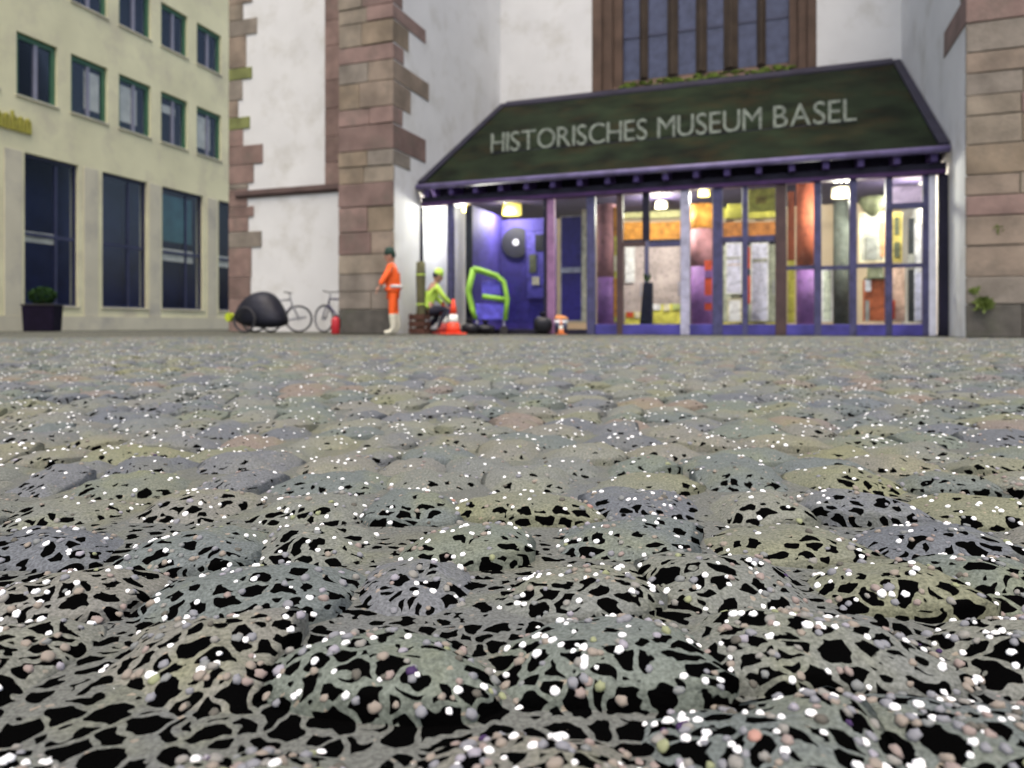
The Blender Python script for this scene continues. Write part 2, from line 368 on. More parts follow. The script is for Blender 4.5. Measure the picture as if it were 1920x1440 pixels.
for i, (x, yy, zz, wd, dd, rz, k) in enumerate(cobs):
    nearish = yy < 1.4 or i in near
    v, f = HI[k % 14] if i in near else (MID[k % 10] if yy < 3.2 else LO[k % 8])
    ca, sa = math.cos(rz), math.sin(rz)
    wv = [(x + (a * wd) * ca - (b * dd) * sa, yy + (a * wd) * sa + (b * dd) * ca, zz + c) for a, b, c in v]
    if i in near:
        o = bpy.data.objects.new('cobblestone', hi_me[k % 14]); C.objects.link(o); o.parent = ground
        o.location = (x, yy, zz); o.rotation_euler = (0, 0, rz); o.scale = (wd, dd, 1)
    else:
        n = len(far.v); far.v += wv; far.f += [tuple(n + q for q in g) for g in f]
    if yy < 8:
        n = len(bv.v); bv.v += wv; bv.f += [tuple(n + q for q in g) for g in f]
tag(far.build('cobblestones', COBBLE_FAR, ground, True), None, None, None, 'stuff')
jb = MB(); nx, ny = 150, 120                           # joint filling follows the swell of the square
for j in range(ny + 1):
    yj = 0.02 + (COB_END - 0.02) * (j / ny) ** 1.6; half = 1.4 + 0.95 * yj
    for i in range(nx + 1):
        xj = -half + 2 * half * i / nx; jb.v.append((xj, yj, swell(xj, yj) - 0.0065))
for j in range(ny):
    for i in range(nx): jb.f.append((j * (nx + 1) + i, j * (nx + 1) + i + 1, (j + 1) * (nx + 1) + i + 1, (j + 1) * (nx + 1) + i))
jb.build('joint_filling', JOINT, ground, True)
bvh = BVHTree.FromPolygons(bv.v, bv.f)

# loose grit on the stones
def ico(sub):
    bm = bmesh.new(); bmesh.ops.create_icosphere(bm, subdivisions=sub, radius=1.0); bm.verts.ensure_lookup_table()
    r = ([tuple(v.co) for v in bm.verts], [tuple(v.index for v in f.verts) for f in bm.faces]); bm.free(); return r
ICO2, ICO1 = ico(2), ico(1)
def grit(n, seed, size, power, y0=0.29, y1=7.5, extra=0):
    rnd = random.Random(seed); b = MB(); t = 0
    while t < n + extra:
        t += 1
        q = rnd.random()
        if t > n: yy = 1.1 + 8 * rnd.random() ** 1.25 if t % 20 else rnd.uniform(0.3, 0.8)
        else: yy = 1.0 / ((1 / y1) ** power + q * ((1 / y0) ** power - (1 / y1) ** power)) ** (1 / power)
        x = rnd.uniform(-1, 1) * (0.78 * yy + 0.06)
        hit, nrm, idx, dist = bvh.ray_cast(Vector((x, yy, 0.3)), Vector((0, 0, -1)))
        if hit is None: hit, nrm = Vector((x, yy, -0.03)), Vector((0, 0, 1))
        s = size * rnd.uniform(0.65, 1.25) * (1 + 0.27 * max(0, yy - 0.8))
        V, Fc = ICO2 if yy < 1.2 else ICO1
        rot = nrm.to_track_quat('Z', 'Y').to_matrix() @ Matrix.Rotation(rnd.uniform(0, 6.28), 3, 'Z')
        sx, sy, sz = s * rnd.uniform(0.8, 1.15), s * rnd.uniform(0.8, 1.15), s * (rnd.uniform(0.5, 0.8) if yy < 0.9 else rnd.uniform(0.35, 0.55))
        base = len(b.v)
        jt = [rnd.uniform(0.78, 1.18) for _ in range(8)]
        for ia, a in enumerate(V):
            a = tuple(q_ * jt[(ia * 5) % 8] for q_ in a); b.v.append(tuple(hit + rot @ Vector((a[0] * sx, a[1] * sy, a[2] * sz + 0.15 * s))))
        b.f += [tuple(base + i for i in g) for g in Fc]
    return b
WHITE = mat('white_quartz', (0.93, 0.93, 0.92), 0.5, 0.03, 30, spec=0.5)
def grit_mat():
    m = bpy.data.materials.new('mixed_grit'); m.use_nodes = True; t = m.node_tree; N = t.nodes; L = t.links; p = N['Principled BSDF']
    g = N.new('ShaderNodeNewGeometry'); r = N.new('ShaderNodeValToRGB'); cr = r.color_ramp; cr.interpolation = 'CONSTANT'
    cols = [(0, (0.22, 0.19, 0.155)), (0.2, (0.18, 0.185, 0.20)), (0.45, (0.20, 0.195, 0.175)), (0.6, (0.23, 0.185, 0.165)), (0.72, (0.16, 0.17, 0.165)), (0.82, (0.25, 0.24, 0.27)),
            (0.87, (0.22, 0.24, 0.13)), (0.92, (0.08, 0.075, 0.06)), (0.982, (0.34, 0.19, 0.15)), (0.988, (0.03, 0.01, 0.06))]
    cr.elements[0].position, cr.elements[0].color = cols[0][0], (*cols[0][1], 1); cr.elements[1].position, cr.elements[1].color = cols[1][0], (*cols[1][1], 1)
    for q, c in cols[2:]: cr.elements.new(q).color = (*c, 1)
    L.new(g.outputs['Random Per Island'], r.inputs[0]); L.new(r.outputs[0], p.inputs['Base Color']); p.inputs['Roughness'].default_value = 0.8
    return m
o = grit(2400, 3, 0.0024, -0.3, extra=6000).build('white_grit', WHITE, None, True); tag(o, 'loose white quartz grit scattered over the cobbles', 'grit', None, 'stuff')
o = grit(3000, 4, 0.0029, 0.5, y1=5).build('gravel', grit_mat(), None, True); tag(o, 'tan, grey and rusty grit lying in the joints and on the cobbles', 'gravel', None, 'stuff')

# ------------------------------------------------------------------ church
church = thing('church', 'white plastered church with sandstone buttresses and a tall mullioned window', 'church', CH, -TH)
def part(name, parent=church):
    o = bpy.data.objects.new(name, None); C.objects.link(o); o.parent = parent; o.empty_display_size = 0.2; return o
TOP = 13.0
# recess back wall with the window opening
wl, _ = at(1110, 100, BACK); wr, _ = at(1531, 100, BACK); _, wzf = at(1320, 160, BACK); VG = BACK + 0.42; _, wz = at(1320, 136, VG)
MB().box(-0.3, wl, BACK, BACK + 0.7, 0, TOP).box(wr, LEN + 0.3, BACK, BACK + 0.7, 0, TOP).box(wl, wr, BACK, BACK + 0.7, 2.95, wzf - 0.3).build('wall', PLASTER, church)
win = part('window')
MB().hexa([(wl, BACK - 0.02, wzf - 0.298), (wr, BACK - 0.02, wzf - 0.298), (wr, BACK + 0.6, wzf - 0.298), (wl, BACK + 0.6, wzf - 0.298),
           (wl, BACK - 0.02, wzf), (wr, BACK - 0.02, wzf), (wr, BACK + 0.6, wz + (wz - wzf) * 0.4), (wl, BACK + 0.6, wz + (wz - wzf) * 0.4)]).build('sill', STONE_WINDOW, win)
mo = MB(); rm = random.Random(8)
lights = [(1165, 1200), (1216, 1252), (1272, 1305), (1326, 1357), (1384, 1419), (1436, 1477)]
for i in range(150):                                   # moss cushions on the sloping sill
    a = rm.uniform(wl + 0.45, wr - 0.4); q_ = rm.uniform(0.0, 0.8); mo.blob((a, BACK + q_ * 0.42, wzf + (wz - wzf) * q_), (rm.uniform(0.06, 0.16), 0.09, rm.uniform(0.02, 0.06)), 8, 5, 0.2, i)
tag(mo.build('moss', MOSS, win, True), None, None, None, 'stuff')
for a, b, c, d in ((1110, 1128, 0.0, -0.03), (1128, 1146, 0.12, -0.03), (1146, 1163, 0.26, -0.03)):   # stepped jamb
    u0 = at(a, 60, BACK)[0]; u1 = at(b, 60, BACK)[0]; MB().box(u0, u1, BACK + c - 0.02, BACK + 0.6, wzf, TOP).build('jamb', STONE_WINDOW, win, bevel=0.02)
for a, b, c in ((1514, 1531, 0.0), (1497, 1514, 0.12), (1480, 1497, 0.26)):
    u0 = at(a, 60, BACK)[0]; u1 = at(b, 60, BACK)[0]; MB().box(u0, u1, BACK + c - 0.02, BACK + 0.6, wzf, TOP).build('jamb', STONE_WINDOW, win, bevel=0.02)
gl = [(at(a, 60, VG)[0], at(b, 60, VG)[0]) for a, b in lights]
for i in range(5):
    MB().hexa([(gl[i][1], VG - 0.06, wz), ((gl[i][1] + gl[i + 1][0]) / 2 - 0.02, VG - 0.2, wz), ((gl[i][1] + gl[i + 1][0]) / 2 + 0.02, VG - 0.2, wz), (gl[i + 1][0], VG - 0.06, wz),
               (gl[i][1], VG - 0.06, TOP), ((gl[i][1] + gl[i + 1][0]) / 2 - 0.02, VG - 0.2, TOP), ((gl[i][1] + gl[i + 1][0]) / 2 + 0.02, VG - 0.2, TOP), (gl[i + 1][0], VG - 0.06, TOP)]).build('mullion', MULL, win)
barz = at(1320, 52, VG)[1]
for a, b in gl:
    zs = [wz - 0.02, barz, barz + 1.25, barz + 2.5, TOP]
    for z0, z1 in zip(zs, zs[1:]): MB().box(a - 0.05, b + 0.05, VG, VG + 0.03, z0 + 0.03, z1 - 0.03).build('pane', LEADED, win)
    for z in zs[1:-1]: MB().box(a - 0.05, b + 0.05, VG - 0.02, VG + 0.04, z - 0.035, z + 0.035).build('saddle_bar', FRAME_NAVY, win)

# plaster return walls, left of and right of the canopy
MB().box(-0.3, 0.0, BF + 0.04, BACK, 0, TOP).build('wall', PLASTER, church)
MB().box(LEN, LEN + 0.3, BF + 0.04, BACK, 0, TOP).build('wall', PLASTER, church)
# buttresses: laid stone by stone
def buttress(u0, u1, quoin_side, seed, z_tooth):
    rnd = random.Random(seed); bt = part('buttress')
    MB().box(u0 + 0.02, u1 - 0.02, BF + 0.03, 1.8, 0, TOP).build('core', MORTAR, bt)
    z = 0.0; k = 0
    while z < 11:
        h = rnd.uniform(0.30, 0.52) if z > 0.01 else 0.5
        if z < 0.45: ms = [STONE_DARK] * 3
        else: ms = STONES
        w_ = u1 - u0; nst = 1 if rnd.random() < 0.18 else 2 if w_ < 2 else 3
        cuts = [u0] + sorted(u0 + w_ * (i + rnd.uniform(-0.22, 0.22)) / nst for i in range(1, nst)) + [u1]
        for i in range(nst):
            pr = rnd.uniform(-0.012, 0.018)
            edge = (i == nst - 1 and quoin_side > 0) or (i == 0 and quoin_side < 0)
            a, b = cuts[i] + 0.008, cuts[i + 1] - 0.008
            dep = 0.2
            if edge:
                if quoin_side > 0: b = u1 + 0.012
                else: a = u0 - 0.012
                dep = (1.45 if k % 3 == 0 else 0.42 if k % 3 == 1 else 0.7) * rnd.uniform(0.85, 1.1) if z > z_tooth else 0.06
            m_ = rnd.choice(ms)
            MB().box(a, b, BF - pr, BF + dep, z + 0.008, z + h - 0.008, 0.006).build('stone_block', m_, bt, bevel=0.012)
        z += h; k += 1
    return bt
BL0 = at(634, 400, BF)[0]
buttress(BL0, 0.0, 1, 21, 3.2)
buttress(LEN, LEN + 2.6, -1, 37, 4.4)
# nave wall left of the buttress, its string course, band and quoin stones
VW = 1.955
uc = at(430, 300, VW)[0]; zc = at(550, 355, VW)[1]
MB().box(uc + 0.03, BL0 + 0.02, VW, VW + 0.6, 0, TOP).build('wall', PLASTER, church)
MB().box(uc + 0.25, BL0 + 0.018, VW - 0.10, VW, zc - 0.09, zc + 0.05).box(uc + 0.25, BL0 + 0.018, VW - 0.05, VW, zc - 0.15, zc - 0.09).build('string_course', STONE_BROWN, church, bevel=0.01)
b0 = at(611, 200, VW)[0]
zz = zc + 0.052
while zz < 11:
    h = random.uniform(0.5, 0.9); MB().box(b0, BL0 + 0.018, VW - 0.05, VW, zz, zz + h - 0.01).build('stone_block', STONES[random.choice((2, 3, 3, 5))], church, bevel=0.01); zz += h
ql = [(622, 560, 470), (560, 520, 470), (520, 465, 472), (465, 435, 491), (435, 408, 466), (408, 388, 476), (388, 355, 464), (355, 345, 466), (345, 310, 476), (310, 274, 493), (274, 243, 456), (243, 220, 469),
      (220, 188, 447), (188, 150, 455), (150, 128, 473), (128, 68, 462), (68, 38, 482), (38, 8, 456), (8, -40, 474), (-40, -80, 452), (-80, -130, 478)]
for i, (ya, yb, xr) in enumerate(ql):
    z0 = max(0, at(450, ya, VW)[1]); z1 = at(450, yb, VW)[1]; ur = at(xr, ya, VW)[0]
    mm = STONE_MOSSY if xr in (469, 473) else STONES[(2, 3, 2, 4)[i % 4]] if ya > 240 else STONES[(0, 4, 1)[i % 3]]
    MB().box(uc, ur, VW - 0.03, VW + 0.5, z0 + 0.006, z1 - 0.006, 0.004).build('quoin_stone', mm, church, bevel=0.012)

# ------------------------------------------------------------------ museum canopy
can = thing('museum_canopy', 'glazed lean-to museum entrance with dark mossy roof and purple eaves', 'entrance canopy', CH, -TH)
EV, EZ = -0.22, at(790, 345, -0.22)[1]
RZ = (at(935, 193, BACK)[1] + at(1682, 123, BACK)[1]) / 2
sl_ = (RZ - EZ) / (BACK - 0.03 - EV)
def roof_z(v): return EZ + sl_ * (v - EV)
g0, g1 = 0.03, LEN - 0.03
v1 = BACK - 0.03
MB().hexa([(g0, EV, EZ - 0.10), (g1, EV, EZ - 0.10), (g1, v1, RZ - 0.10), (g0, v1, RZ - 0.10), (g0, EV, EZ), (g1, EV, EZ), (g1, v1, RZ), (g0, v1, RZ)]).build('roof', ROOF, can)
for a, b in ((g0, g0 + 0.16), (g1 - 0.16, g1)):       # verge flashings
    MB().hexa([(a, EV - 0.02, EZ + 0.004), (b, EV - 0.02, EZ + 0.004), (b, v1, RZ + 0.004), (a, v1, RZ + 0.004), (a, EV - 0.02, EZ + 0.05), (b, EV - 0.02, EZ + 0.05), (b, v1, RZ + 0.05), (a, v1, RZ + 0.05)]).build('verge_trim', TRIM, can)
MB().hexa([(g0 + 0.162, v1 - 0.22, roof_z(v1 - 0.22) + 0.004), (g1 - 0.162, v1 - 0.22, roof_z(v1 - 0.22) + 0.004), (g1 - 0.162, v1, RZ + 0.004), (g0 + 0.162, v1, RZ + 0.004),
           (g0 + 0.162, v1 - 0.22, roof_z(v1 - 0.22) + 0.05), (g1 - 0.162, v1 - 0.22, roof_z(v1 - 0.22) + 0.05), (g1 - 0.162, v1, RZ + 0.09), (g0 + 0.162, v1, RZ + 0.09)]).build('ridge_trim', TRIM, can)
GT = at(790, 383, 0)[1]                                # top of the glazing
# eaves: gutter, rafter ends, beam
MB().tube([(g0, EV - 0.06, EZ - 0.075), (g1, EV - 0.06, EZ - 0.075)], 0.06, 10).build('gutter', PURPLE_L, can, True)
MB().box(g0 + 0.02, g1 - 0.02, -0.10, 0.02, GT + 0.02, EZ - 0.26).build('eaves_or_gap_board', TRIM, can)
MB().box(g0 + 0.02, g1 - 0.02, 0.28, 0.30, GT + 0.02, EZ + 0.16).build('eaves_or_gap_board', TRIM, can)  # added dark board, keeps the lit ceiling out of the rafter gaps
for i in range(18):
    a = 0.25 + i * (LEN - 0.5) / 17
    MB().hexa([(a - 0.05, EV - 0.02, EZ - 0.26), (a + 0.05, EV - 0.02, EZ - 0.26), (a + 0.05, 0.5, EZ - 0.30), (a - 0.05, 0.5, EZ - 0.30),
               (a - 0.05, EV - 0.02, EZ - 0.11), (a + 0.05, EV - 0.02, EZ - 0.11), (a + 0.05, 0.5, EZ + 0.30), (a - 0.05, 0.5, EZ + 0.30)]).build('rafter', PURPLE, can)
MB().box(g0 + 0.02, g1 - 0.02, -0.12, 0.06, GT - 0.06, GT + 0.018).build('beam', PURPLE_D, can, bevel=0.01)
# posts and mullions at the glazing line (column in the photo, half width, material, foot)
posts = [(787, 0.07, TRIM, 0), (846, 0.065, NAVY_POST, 0), (1034, 0.075, MAUVE_POST, 0), (1024, 0.04, TRIM, 0), (1109, 0.085, NAVY_POST, 0), (1163, 0.06, BROWN_POST, 0), (1285, 0.085, SILVER_POST, 0),
         (1346, 0.09, NAVY_POST, 0), (1397, 0.05, NAVY_POST, 0), (1464, 0.095, BROWN_POST, 0), (1533, 0.06, NAVY_POST, 0), (1599, 0.06, NAVY_POST, 0), (1666, 0.055, NAVY_POST, 0), (1735, 0.05, NAVY_POST, 0),
         (1747, 0.055, WHITE_POST, 0), (1768, 0.07, TRIM, 0)]
pu = []
for px, hw, m_, z0 in posts:
    u = at(px, 500, 0)[0]; pu.append(u)
    MB().box(u - hw, u + hw, -0.05 - hw * 0.3, 0.05, z0, GT - 0.062).build('post', m_, can, bevel=0.012)
def rail(p0, p1, py, h=0.035, m_=NAVY_POST, v=0):
    a = at(p0, py, v)[0]; b = at(p1, py, v)[0]; z = at((p0 + p1) / 2, py, v)[1]
    return MB().box(a, b, v - 0.035, v + 0.035, z - h, z + h).build('rail', m_, can)
rail(1472, 1530, 502); rail(1537, 1595, 502); rail(1603, 1662, 498); rail(1670, 1732, 498); rail(1670, 1732, 386, 0.05); rail(1167, 1210, 458, 0.045, BROWN_POST); rail(1218, 1280, 458, 0.045); rail(1352, 1392, 449, 0.05); rail(1402, 1456, 447, 0.05)
MB().box(at(1205, 420, 0)[0], at(1218, 420, 0)[0], -0.04, 0.04, at(1210, 452, 0)[1], GT - 0.062).build('post', TRIM, can)
MB().box(pu[4] + 0.09, pu[13], -0.06, 0.06, 0.0, 0.20).build('plinth', PLINTH_BLUE, can, bevel=0.01)
MB().box(pu[0], pu[4] - 0.09, -0.03, 0.06, 0.0, 0.10).build('plinth', TRIM, can, bevel=0.01)
sp = sorted([u for u in pu])
for a, b in zip(sp, sp[1:]):
    if b - a > 0.2: MB().box(a + 0.05, b - 0.05, 0.062, 0.072, 0.22, GT - 0.07).build('pane', PANE, can)
MB().box(0.02, LEN - 0.02, 0.3, BACK - 0.01, GT + 0.25, GT + 0.30).build('ceiling', mat('purple_soffit', (0.02, 0.012, 0.045), 0.8, 0.3, 3), can)
MB().box(0.02, LEN - 0.02, 0.08, BACK - 0.01, 0.004, 0.02).build('floor_slab', mat('grey_floor', (0.22, 0.21, 0.22), 0.5, 0.1, 3), can)
# inner wall behind the glass, warm limewash
MB().box(0.02, LEN - 0.02, BACK - 0.08, BACK - 0.005, 0.02, GT + 0.25).build('inner_wall', mat('warm_limewash', (0.62, 0.50, 0.36), 0.9, 0.1, 1.5, stain=(0.45, 0.3, 0.12), stain_amt=0.5), can)

# sign letters standing on the roof
sign = thing('museum_sign', 'pale standing letters reading HISTORISCHES MUSEUM BASEL on the dark roof', 'sign', CH, -TH)
def on_roof(px, py):
    lo, hi = EV, BACK
    for _ in range(50):
        v = (lo + hi) / 2; z = at(px, py, v)[1]
        if z > roof_z(v): lo = v
        else: hi = v
    return v
SV = (on_roof(925, 281) + on_roof(1600, 236)) / 2
su0 = at(921, 265, SV)[0]; su1 = at(1606, 215, SV)[0]; sz = roof_z(SV) + 0.01
cap = at(1260, 227, SV)[1] - at(1260, 266, SV)[1]
txt = 'HISTORISCHES MUSEUM BASEL'
dg = None
adv = []; meshes = {}
def glyph(ch):
    if ch in meshes: return meshes[ch]
    cu = bpy.data.curves.new('letter', 'FONT'); cu.body = ch; cu.size = 1.0; cu.extrude = 0.045; cu.resolution_u = 4
    ob = bpy.data.objects.new('letter', cu); C.objects.link(ob)
    me = bpy.data.meshes.new_from_object(ob.evaluated_get(bpy.context.evaluated_depsgraph_get()))
    bpy.data.objects.remove(ob); me.name = 'letter'; me.materials.clear(); me.materials.append(LETTER)
    xs_ = [v.co.x for v in me.vertices]; meshes[ch] = (me, min(xs_), max(xs_)); return meshes[ch]
xpos = 0; lay = []
for ch in txt:
    if ch == ' ': xpos += 0.30; continue
    me, a, b = glyph(ch); lay.append((ch, xpos - a)); xpos += (b - a) + 0.075
hgt = max(v.co.y for v in meshes['H'][0].vertices); kx = (su1 - su0) / (xpos - 0.075); kz = cap / hgt
for ch, x in lay:
    o = bpy.data.objects.new('letter', meshes[ch][0]); C.objects.link(o); o.parent = sign
    o.location = (su0 + x * kx, SV, sz); o.rotation_euler = (R(90), 0, 0); o.scale = (kx, kz, kz)
MB().box(su0, su1, SV - 0.012, SV + 0.012, sz - 0.03, sz + 0.004).build('base_rail', TRIM, sign)

# ------------------------------------------------------------------ inside the glass
def panel(name, label, cat, x0, x1, y0, y1, v, col, frame=None, th=0.06, stand=True, group=None, pieces=()):
    a = at(x0, y0, v)[0]; b = at(x1, y0, v)[0]; z1 = at((x0 + x1) / 2, y0, v)[1]; z0 = max(0.03, at((x0 + x1) / 2, y1, v)[1])
    t = thing(name, label, cat, uv_world((a + b) / 2, v, z0), -TH, group)
    hw = (b - a) / 2; h = z1 - z0; fr = 0.03
    if frame:
        MB().box(-hw, hw, 0.0, th, 0, fr).box(-hw, hw, 0, th, h - fr, h).box(-hw, -hw + fr, 0, th, fr, h - fr).box(hw - fr, hw, 0, th, fr, h - fr).build('frame', frame, t)
    MB().box(-hw + (fr if frame else 0), hw - (fr if frame else 0), 0.012, th - 0.012, fr if frame else 0, h - (fr if frame else 0)).build('board', col, t, bevel=0.0 if frame else 0.008)
    for nm, fx0, fx1, fy0, fy1, m_, pr in pieces:       # raised pieces, as fractions of the face
        MB().box(-hw + fx0 * 2 * hw, -hw + fx1 * 2 * hw, -pr, 0.011, h * (1 - fy1), h * (1 - fy0)).build(nm, m_, t)
    return t
YEL = solid('yellow_board', (0.62, 0.58, 0.10)); ORA = solid('orange_board', (0.60, 0.26, 0.04)); WHT = solid('white_board', (0.78, 0.78, 0.84), 0.6, 0.04)
LAV = solid('lavender_print', (0.62, 0.62, 0.82), 0.6, 0.06); RED = solid('red_print', (0.55, 0.07, 0.03)); BLK = solid('black_print', (0.008, 0.008, 0.02)); BLUE = solid('blue_partition_paint', (0.050, 0.036, 0.26), 0.7, 0.3, 1.5)
BLUE_L = solid('bright_blue_print', (0.10, 0.08, 0.42)); PINK = solid('pinkish_print', (0.50, 0.42, 0.42), 0.7, 0.25, 2); GRN = solid('green_print', (0.40, 0.46, 0.16)); PUR = solid('purple_drum', (0.22, 0.10, 0.30), 0.7, 0.2, 2)
ROSE = solid('rose_stone_drum', (0.32, 0.15, 0.17), 0.8, 0.2, 3); OLV = solid('olive_print', (0.10, 0.11, 0.06)); DGR = solid('dark_green_column', (0.10, 0.115, 0.10), 0.8, 0.35, 4); GRY = solid('grey_print', (0.36, 0.36, 0.32), 0.8, 0.3, 3)
PEA = solid('peach_print', (0.70, 0.50, 0.40)); RUST = solid('rust_red_wall', (0.30, 0.075, 0.035), 0.8, 0.3, 2); CRE = solid('cream_print', (0.66, 0.60, 0.42))
# blue partition running inward from the glass, then across
pu_ = at(885, 500, 0.35)[0]; pz = at(885, 384, 0.35)[1]; ve_ = v_of(940, pu_)
part_b = thing('partition', 'deep blue partition screen with black front edge inside the left bay', 'partition', uv_world(pu_, 0.35), -TH)
MB().box(-0.15, 0.0, 0.0, 0.04, 0.02, pz).build('end_post', BLK, part_b)
MB().box(-0.14, 0.0, 0.042, ve_ - 0.35, 0.02, pz - 0.01).build('screen', BLUE, part_b)
MB().box(0.002, at(1042, 400, ve_)[0] - pu_, ve_ - 0.36, ve_ - 0.28, 0.02, at(960, 412, ve_)[1]).build('screen', BLUE, part_b)
vb_ = ve_ - 0.03
dp = thing('round_sign', 'black disc with a pale centre on the blue partition screen', 'sign', uv_world(at(969, 455, vb_)[0], vb_ - 0.03, at(969, 455, vb_)[1]), -TH)
disc = lambda r, y0, y1: MB().tube([(0, y0, 0), (0, y1, 0)], r, 24)
disc(0.36, -0.03, 0.0).build('disc', BLK, dp); disc(0.075, -0.045, -0.032).build('centre_mark', solid('pale_mark', (0.5, 0.5, 0.6)), dp)
panel('notice_board', 'blue notice board with olive and pale notices right of the black disc', 'notice board', 985, 1022, 432, 560, vb_ - 0.12, BLUE_L, BLUE, pieces=(('notice', .2, .55, .35, .62, OLV, .01), ('notice', .35, .7, .68, .8, CRE, .01), ('notice', .5, .9, .06, .3, BLK, .01)))
panel('blue_door', 'blue door leaf with a pale push bar beside the mauve post', 'door', 1050, 1092, 404, 603, 1.2, BLUE, solid('pale_trim', (0.5, 0.46, 0.42)), pieces=(('push_bar', .05, .95, .49, .54, solid('pale_bar', (0.42, 0.42, 0.5)), .04),))
panel('door_jamb', 'cream door jamb right of the blue door', 'jamb', 1091, 1101, 392, 603, 1.15, CRE, None, 0.12)
def drum(px, hw, y0, y1, v, mats, name, label, cat, group=None):
    u, zt = at(px, y0, v); r = abs(at(px + hw, y0, v)[0] - u)
    t = thing(name, label, cat, uv_world(u, v), -TH, group); zs = [0.02, 0.12] + [at(px, yy, v)[1] for yy in y1] + [zt]
    MB().lathe([(r * 1.25, 0.02), (r * 1.25, 0.08), (r * 1.05, 0.12)], seg=20).build('base', mats[0], t, True)
    for i, (a, b) in enumerate(zip(zs[1:], zs[2:])): MB().lathe([(r, a + 0.002), (r, b - 0.002)], seg=20).build('shaft', mats[i], t, True)
    return t
drum(1137, 17, 384, (520,), 1.6, (PUR, ROSE), 'column', 'purple and rose round column left of the entrance doors', 'column', 'columns behind the glass')
drum(1316, 21, 384, (500, 430), 2.2, (PUR, ROSE, ORA), 'column', 'mauve column with orange head between the two door bays', 'column', 'columns behind the glass')
drum(1513, 20, 340, (505,), 1.8, (PUR, RUST), 'column', 'rust red column with purple foot right of the brown post', 'column', 'columns behind the glass')
drum(1577, 15, 378, (), 2.4, (DGR,), 'column', 'grey-green round column in the cream bay', 'column', 'columns behind the glass')
panel('display_strip', 'narrow orange and yellow strip beside the purple column', 'display panel', 1151, 1163, 388, 604, 1.5, YEL, None, .05, pieces=(('orange_band', 0, 1, .0, .25, ORA, .01), ('cream_band', 0, 1, .42, .56, CRE, .01), ('orange_band', 0, 1, .62, .95, ORA, .01)))
VD = BACK - 0.45
def doors(x0, x1, xm, name, label, up, band, low):
    t = thing(name, label, 'doors', uv_world(at(x0, 500, VD)[0], VD), -TH)
    U0 = at(x0, 500, VD)[0]; f = lambda px: at(px, 500, VD)[0] - U0
    for px in (x0, xm, x1): MB().box(f(px) - 0.05, f(px) + 0.05, -0.06, 0.04, 0.02, at(px, 375, VD)[1]).build('frame_post', NAVY_POST, t)
    for a, b in ((x0, xm), (xm, x1)):
        zA = at(a, 378, VD)[1]; zB = at(a, 410, VD)[1]; zC = at(a, 418, VD)[1]; zD = at(a, 450, VD)[1]; zE = at(a, 460, VD)[1]
        MB().box(f(a) + 0.055, f(b) - 0.055, -0.01, 0.02, zB, zA).build('top_light', up, t)
        MB().box(f(a) + 0.055, f(b) - 0.055, -0.02, 0.02, zD, zC).build('transom_panel', band, t)
        MB().box(f(a) + 0.055, f(b) - 0.055, -0.05, 0.03, zE, zD - 0.01).build('transom_bar', TRIM, t)
        lf = MB().box(f(a) + 0.055, f(b) - 0.055, -0.01, 0.02, 0.26, zE - 0.01).build('door_leaf', low, t)
        MB().box(f(a) + 0.055, f(b) - 0.055, -0.015, 0.025, 0.03, 0.25).build('kick_plate', YEL, t)
        MB().tube([(f(b) - 0.14, -0.06, 0.9), (f(b) - 0.14, -0.06, 1.25)], 0.015).build('handle', SILVER_POST, t)
    return t
doors(1160, 1284, 1213, 'double_door', 'pinkish double doors under orange transoms, left of the mauve column', solid('yellow_white_light', (0.62, 0.60, 0.30), 0.6, 0.35, 9), ORA, PINK)
doors(1350, 1462, 1397, 'double_door', 'pale double doors with lavender posters, right of the mauve column', YEL, solid('burnt_orange_board', (0.45, 0.17, 0.04)), solid('pale_sage_leaf', (0.55, 0.58, 0.46)))
panel('shelf_unit', 'yellow leaflet shelf under the pinkish doors, right of the dark planter', 'shelf', 1222, 1278, 570, 606, VD - 0.7, YEL, None, .3, pieces=(('leaflet', .05, .3, .0, .3, WHT, .02), ('leaflet', .4, .6, .0, .35, CRE, .02), ('leaflet', .7, .95, .0, .3, GRN, .02)))
panel('shelf_unit', 'small yellow leaflet shelf left of the dark planter', 'shelf', 1172, 1203, 585, 618, VD - 0.7, YEL, None, .3, pieces=(('leaflet', .1, .5, .0, .3, RED, .02), ('leaflet', .6, .9, .0, .35, CRE, .02)))
panel('poster', 'white glaring poster on the left pinkish door leaf', 'poster', 1172, 1190, 463, 530, VD - 0.1, WHT, None, .03)
panel('poster', 'lavender poster on the left leaf of the pale doors', 'poster', 1361, 1391, 455, 551, VD - 0.2, LAV, WHT, .03, pieces=(('print_band', .0, .9, .28, .32, GRY, .004), ('print_band', .1, .95, .42, .44, PEA, .004)))
panel('poster', 'lavender poster on the right leaf of the pale doors', 'poster', 1408, 1441, 455, 602, VD - 0.2, LAV, WHT, .03, pieces=(('print_band', .1, .9, .2, .25, GRY, .004),))
panel('leaflet_box', 'white box on the floor under the left lavender poster', 'box', 1364, 1391, 560, 604, VD - 0.6, WHT, CRE, .3)
panel('banner', 'narrow orange-red banner between the two lavender posters', 'banner', 1394, 1407, 463, 570, VD - 0.9, RED, None, .02, pieces=(('dark_band', 0, 1, .38, .5, BLK, .004),))
panel('banner', 'orange-red banner hanging on the mauve column', 'banner', 1321, 1335, 488, 582, 1.5, RED, None, .02, pieces=(('purple_band', 0, 1, .2, .35, PUR, .004), ('purple_band', 0, 1, .7, .85, PUR, .004)))
panel('sign_board', 'large yellow sign board hung above the right door leaf', 'sign', 1403, 1459, 353, 397, 0.5, YEL, None, .04, pieces=(('ochre_mark', .25, .6, .35, .65, solid('ochre_mark', (0.42, 0.32, 0.06)), .004),))
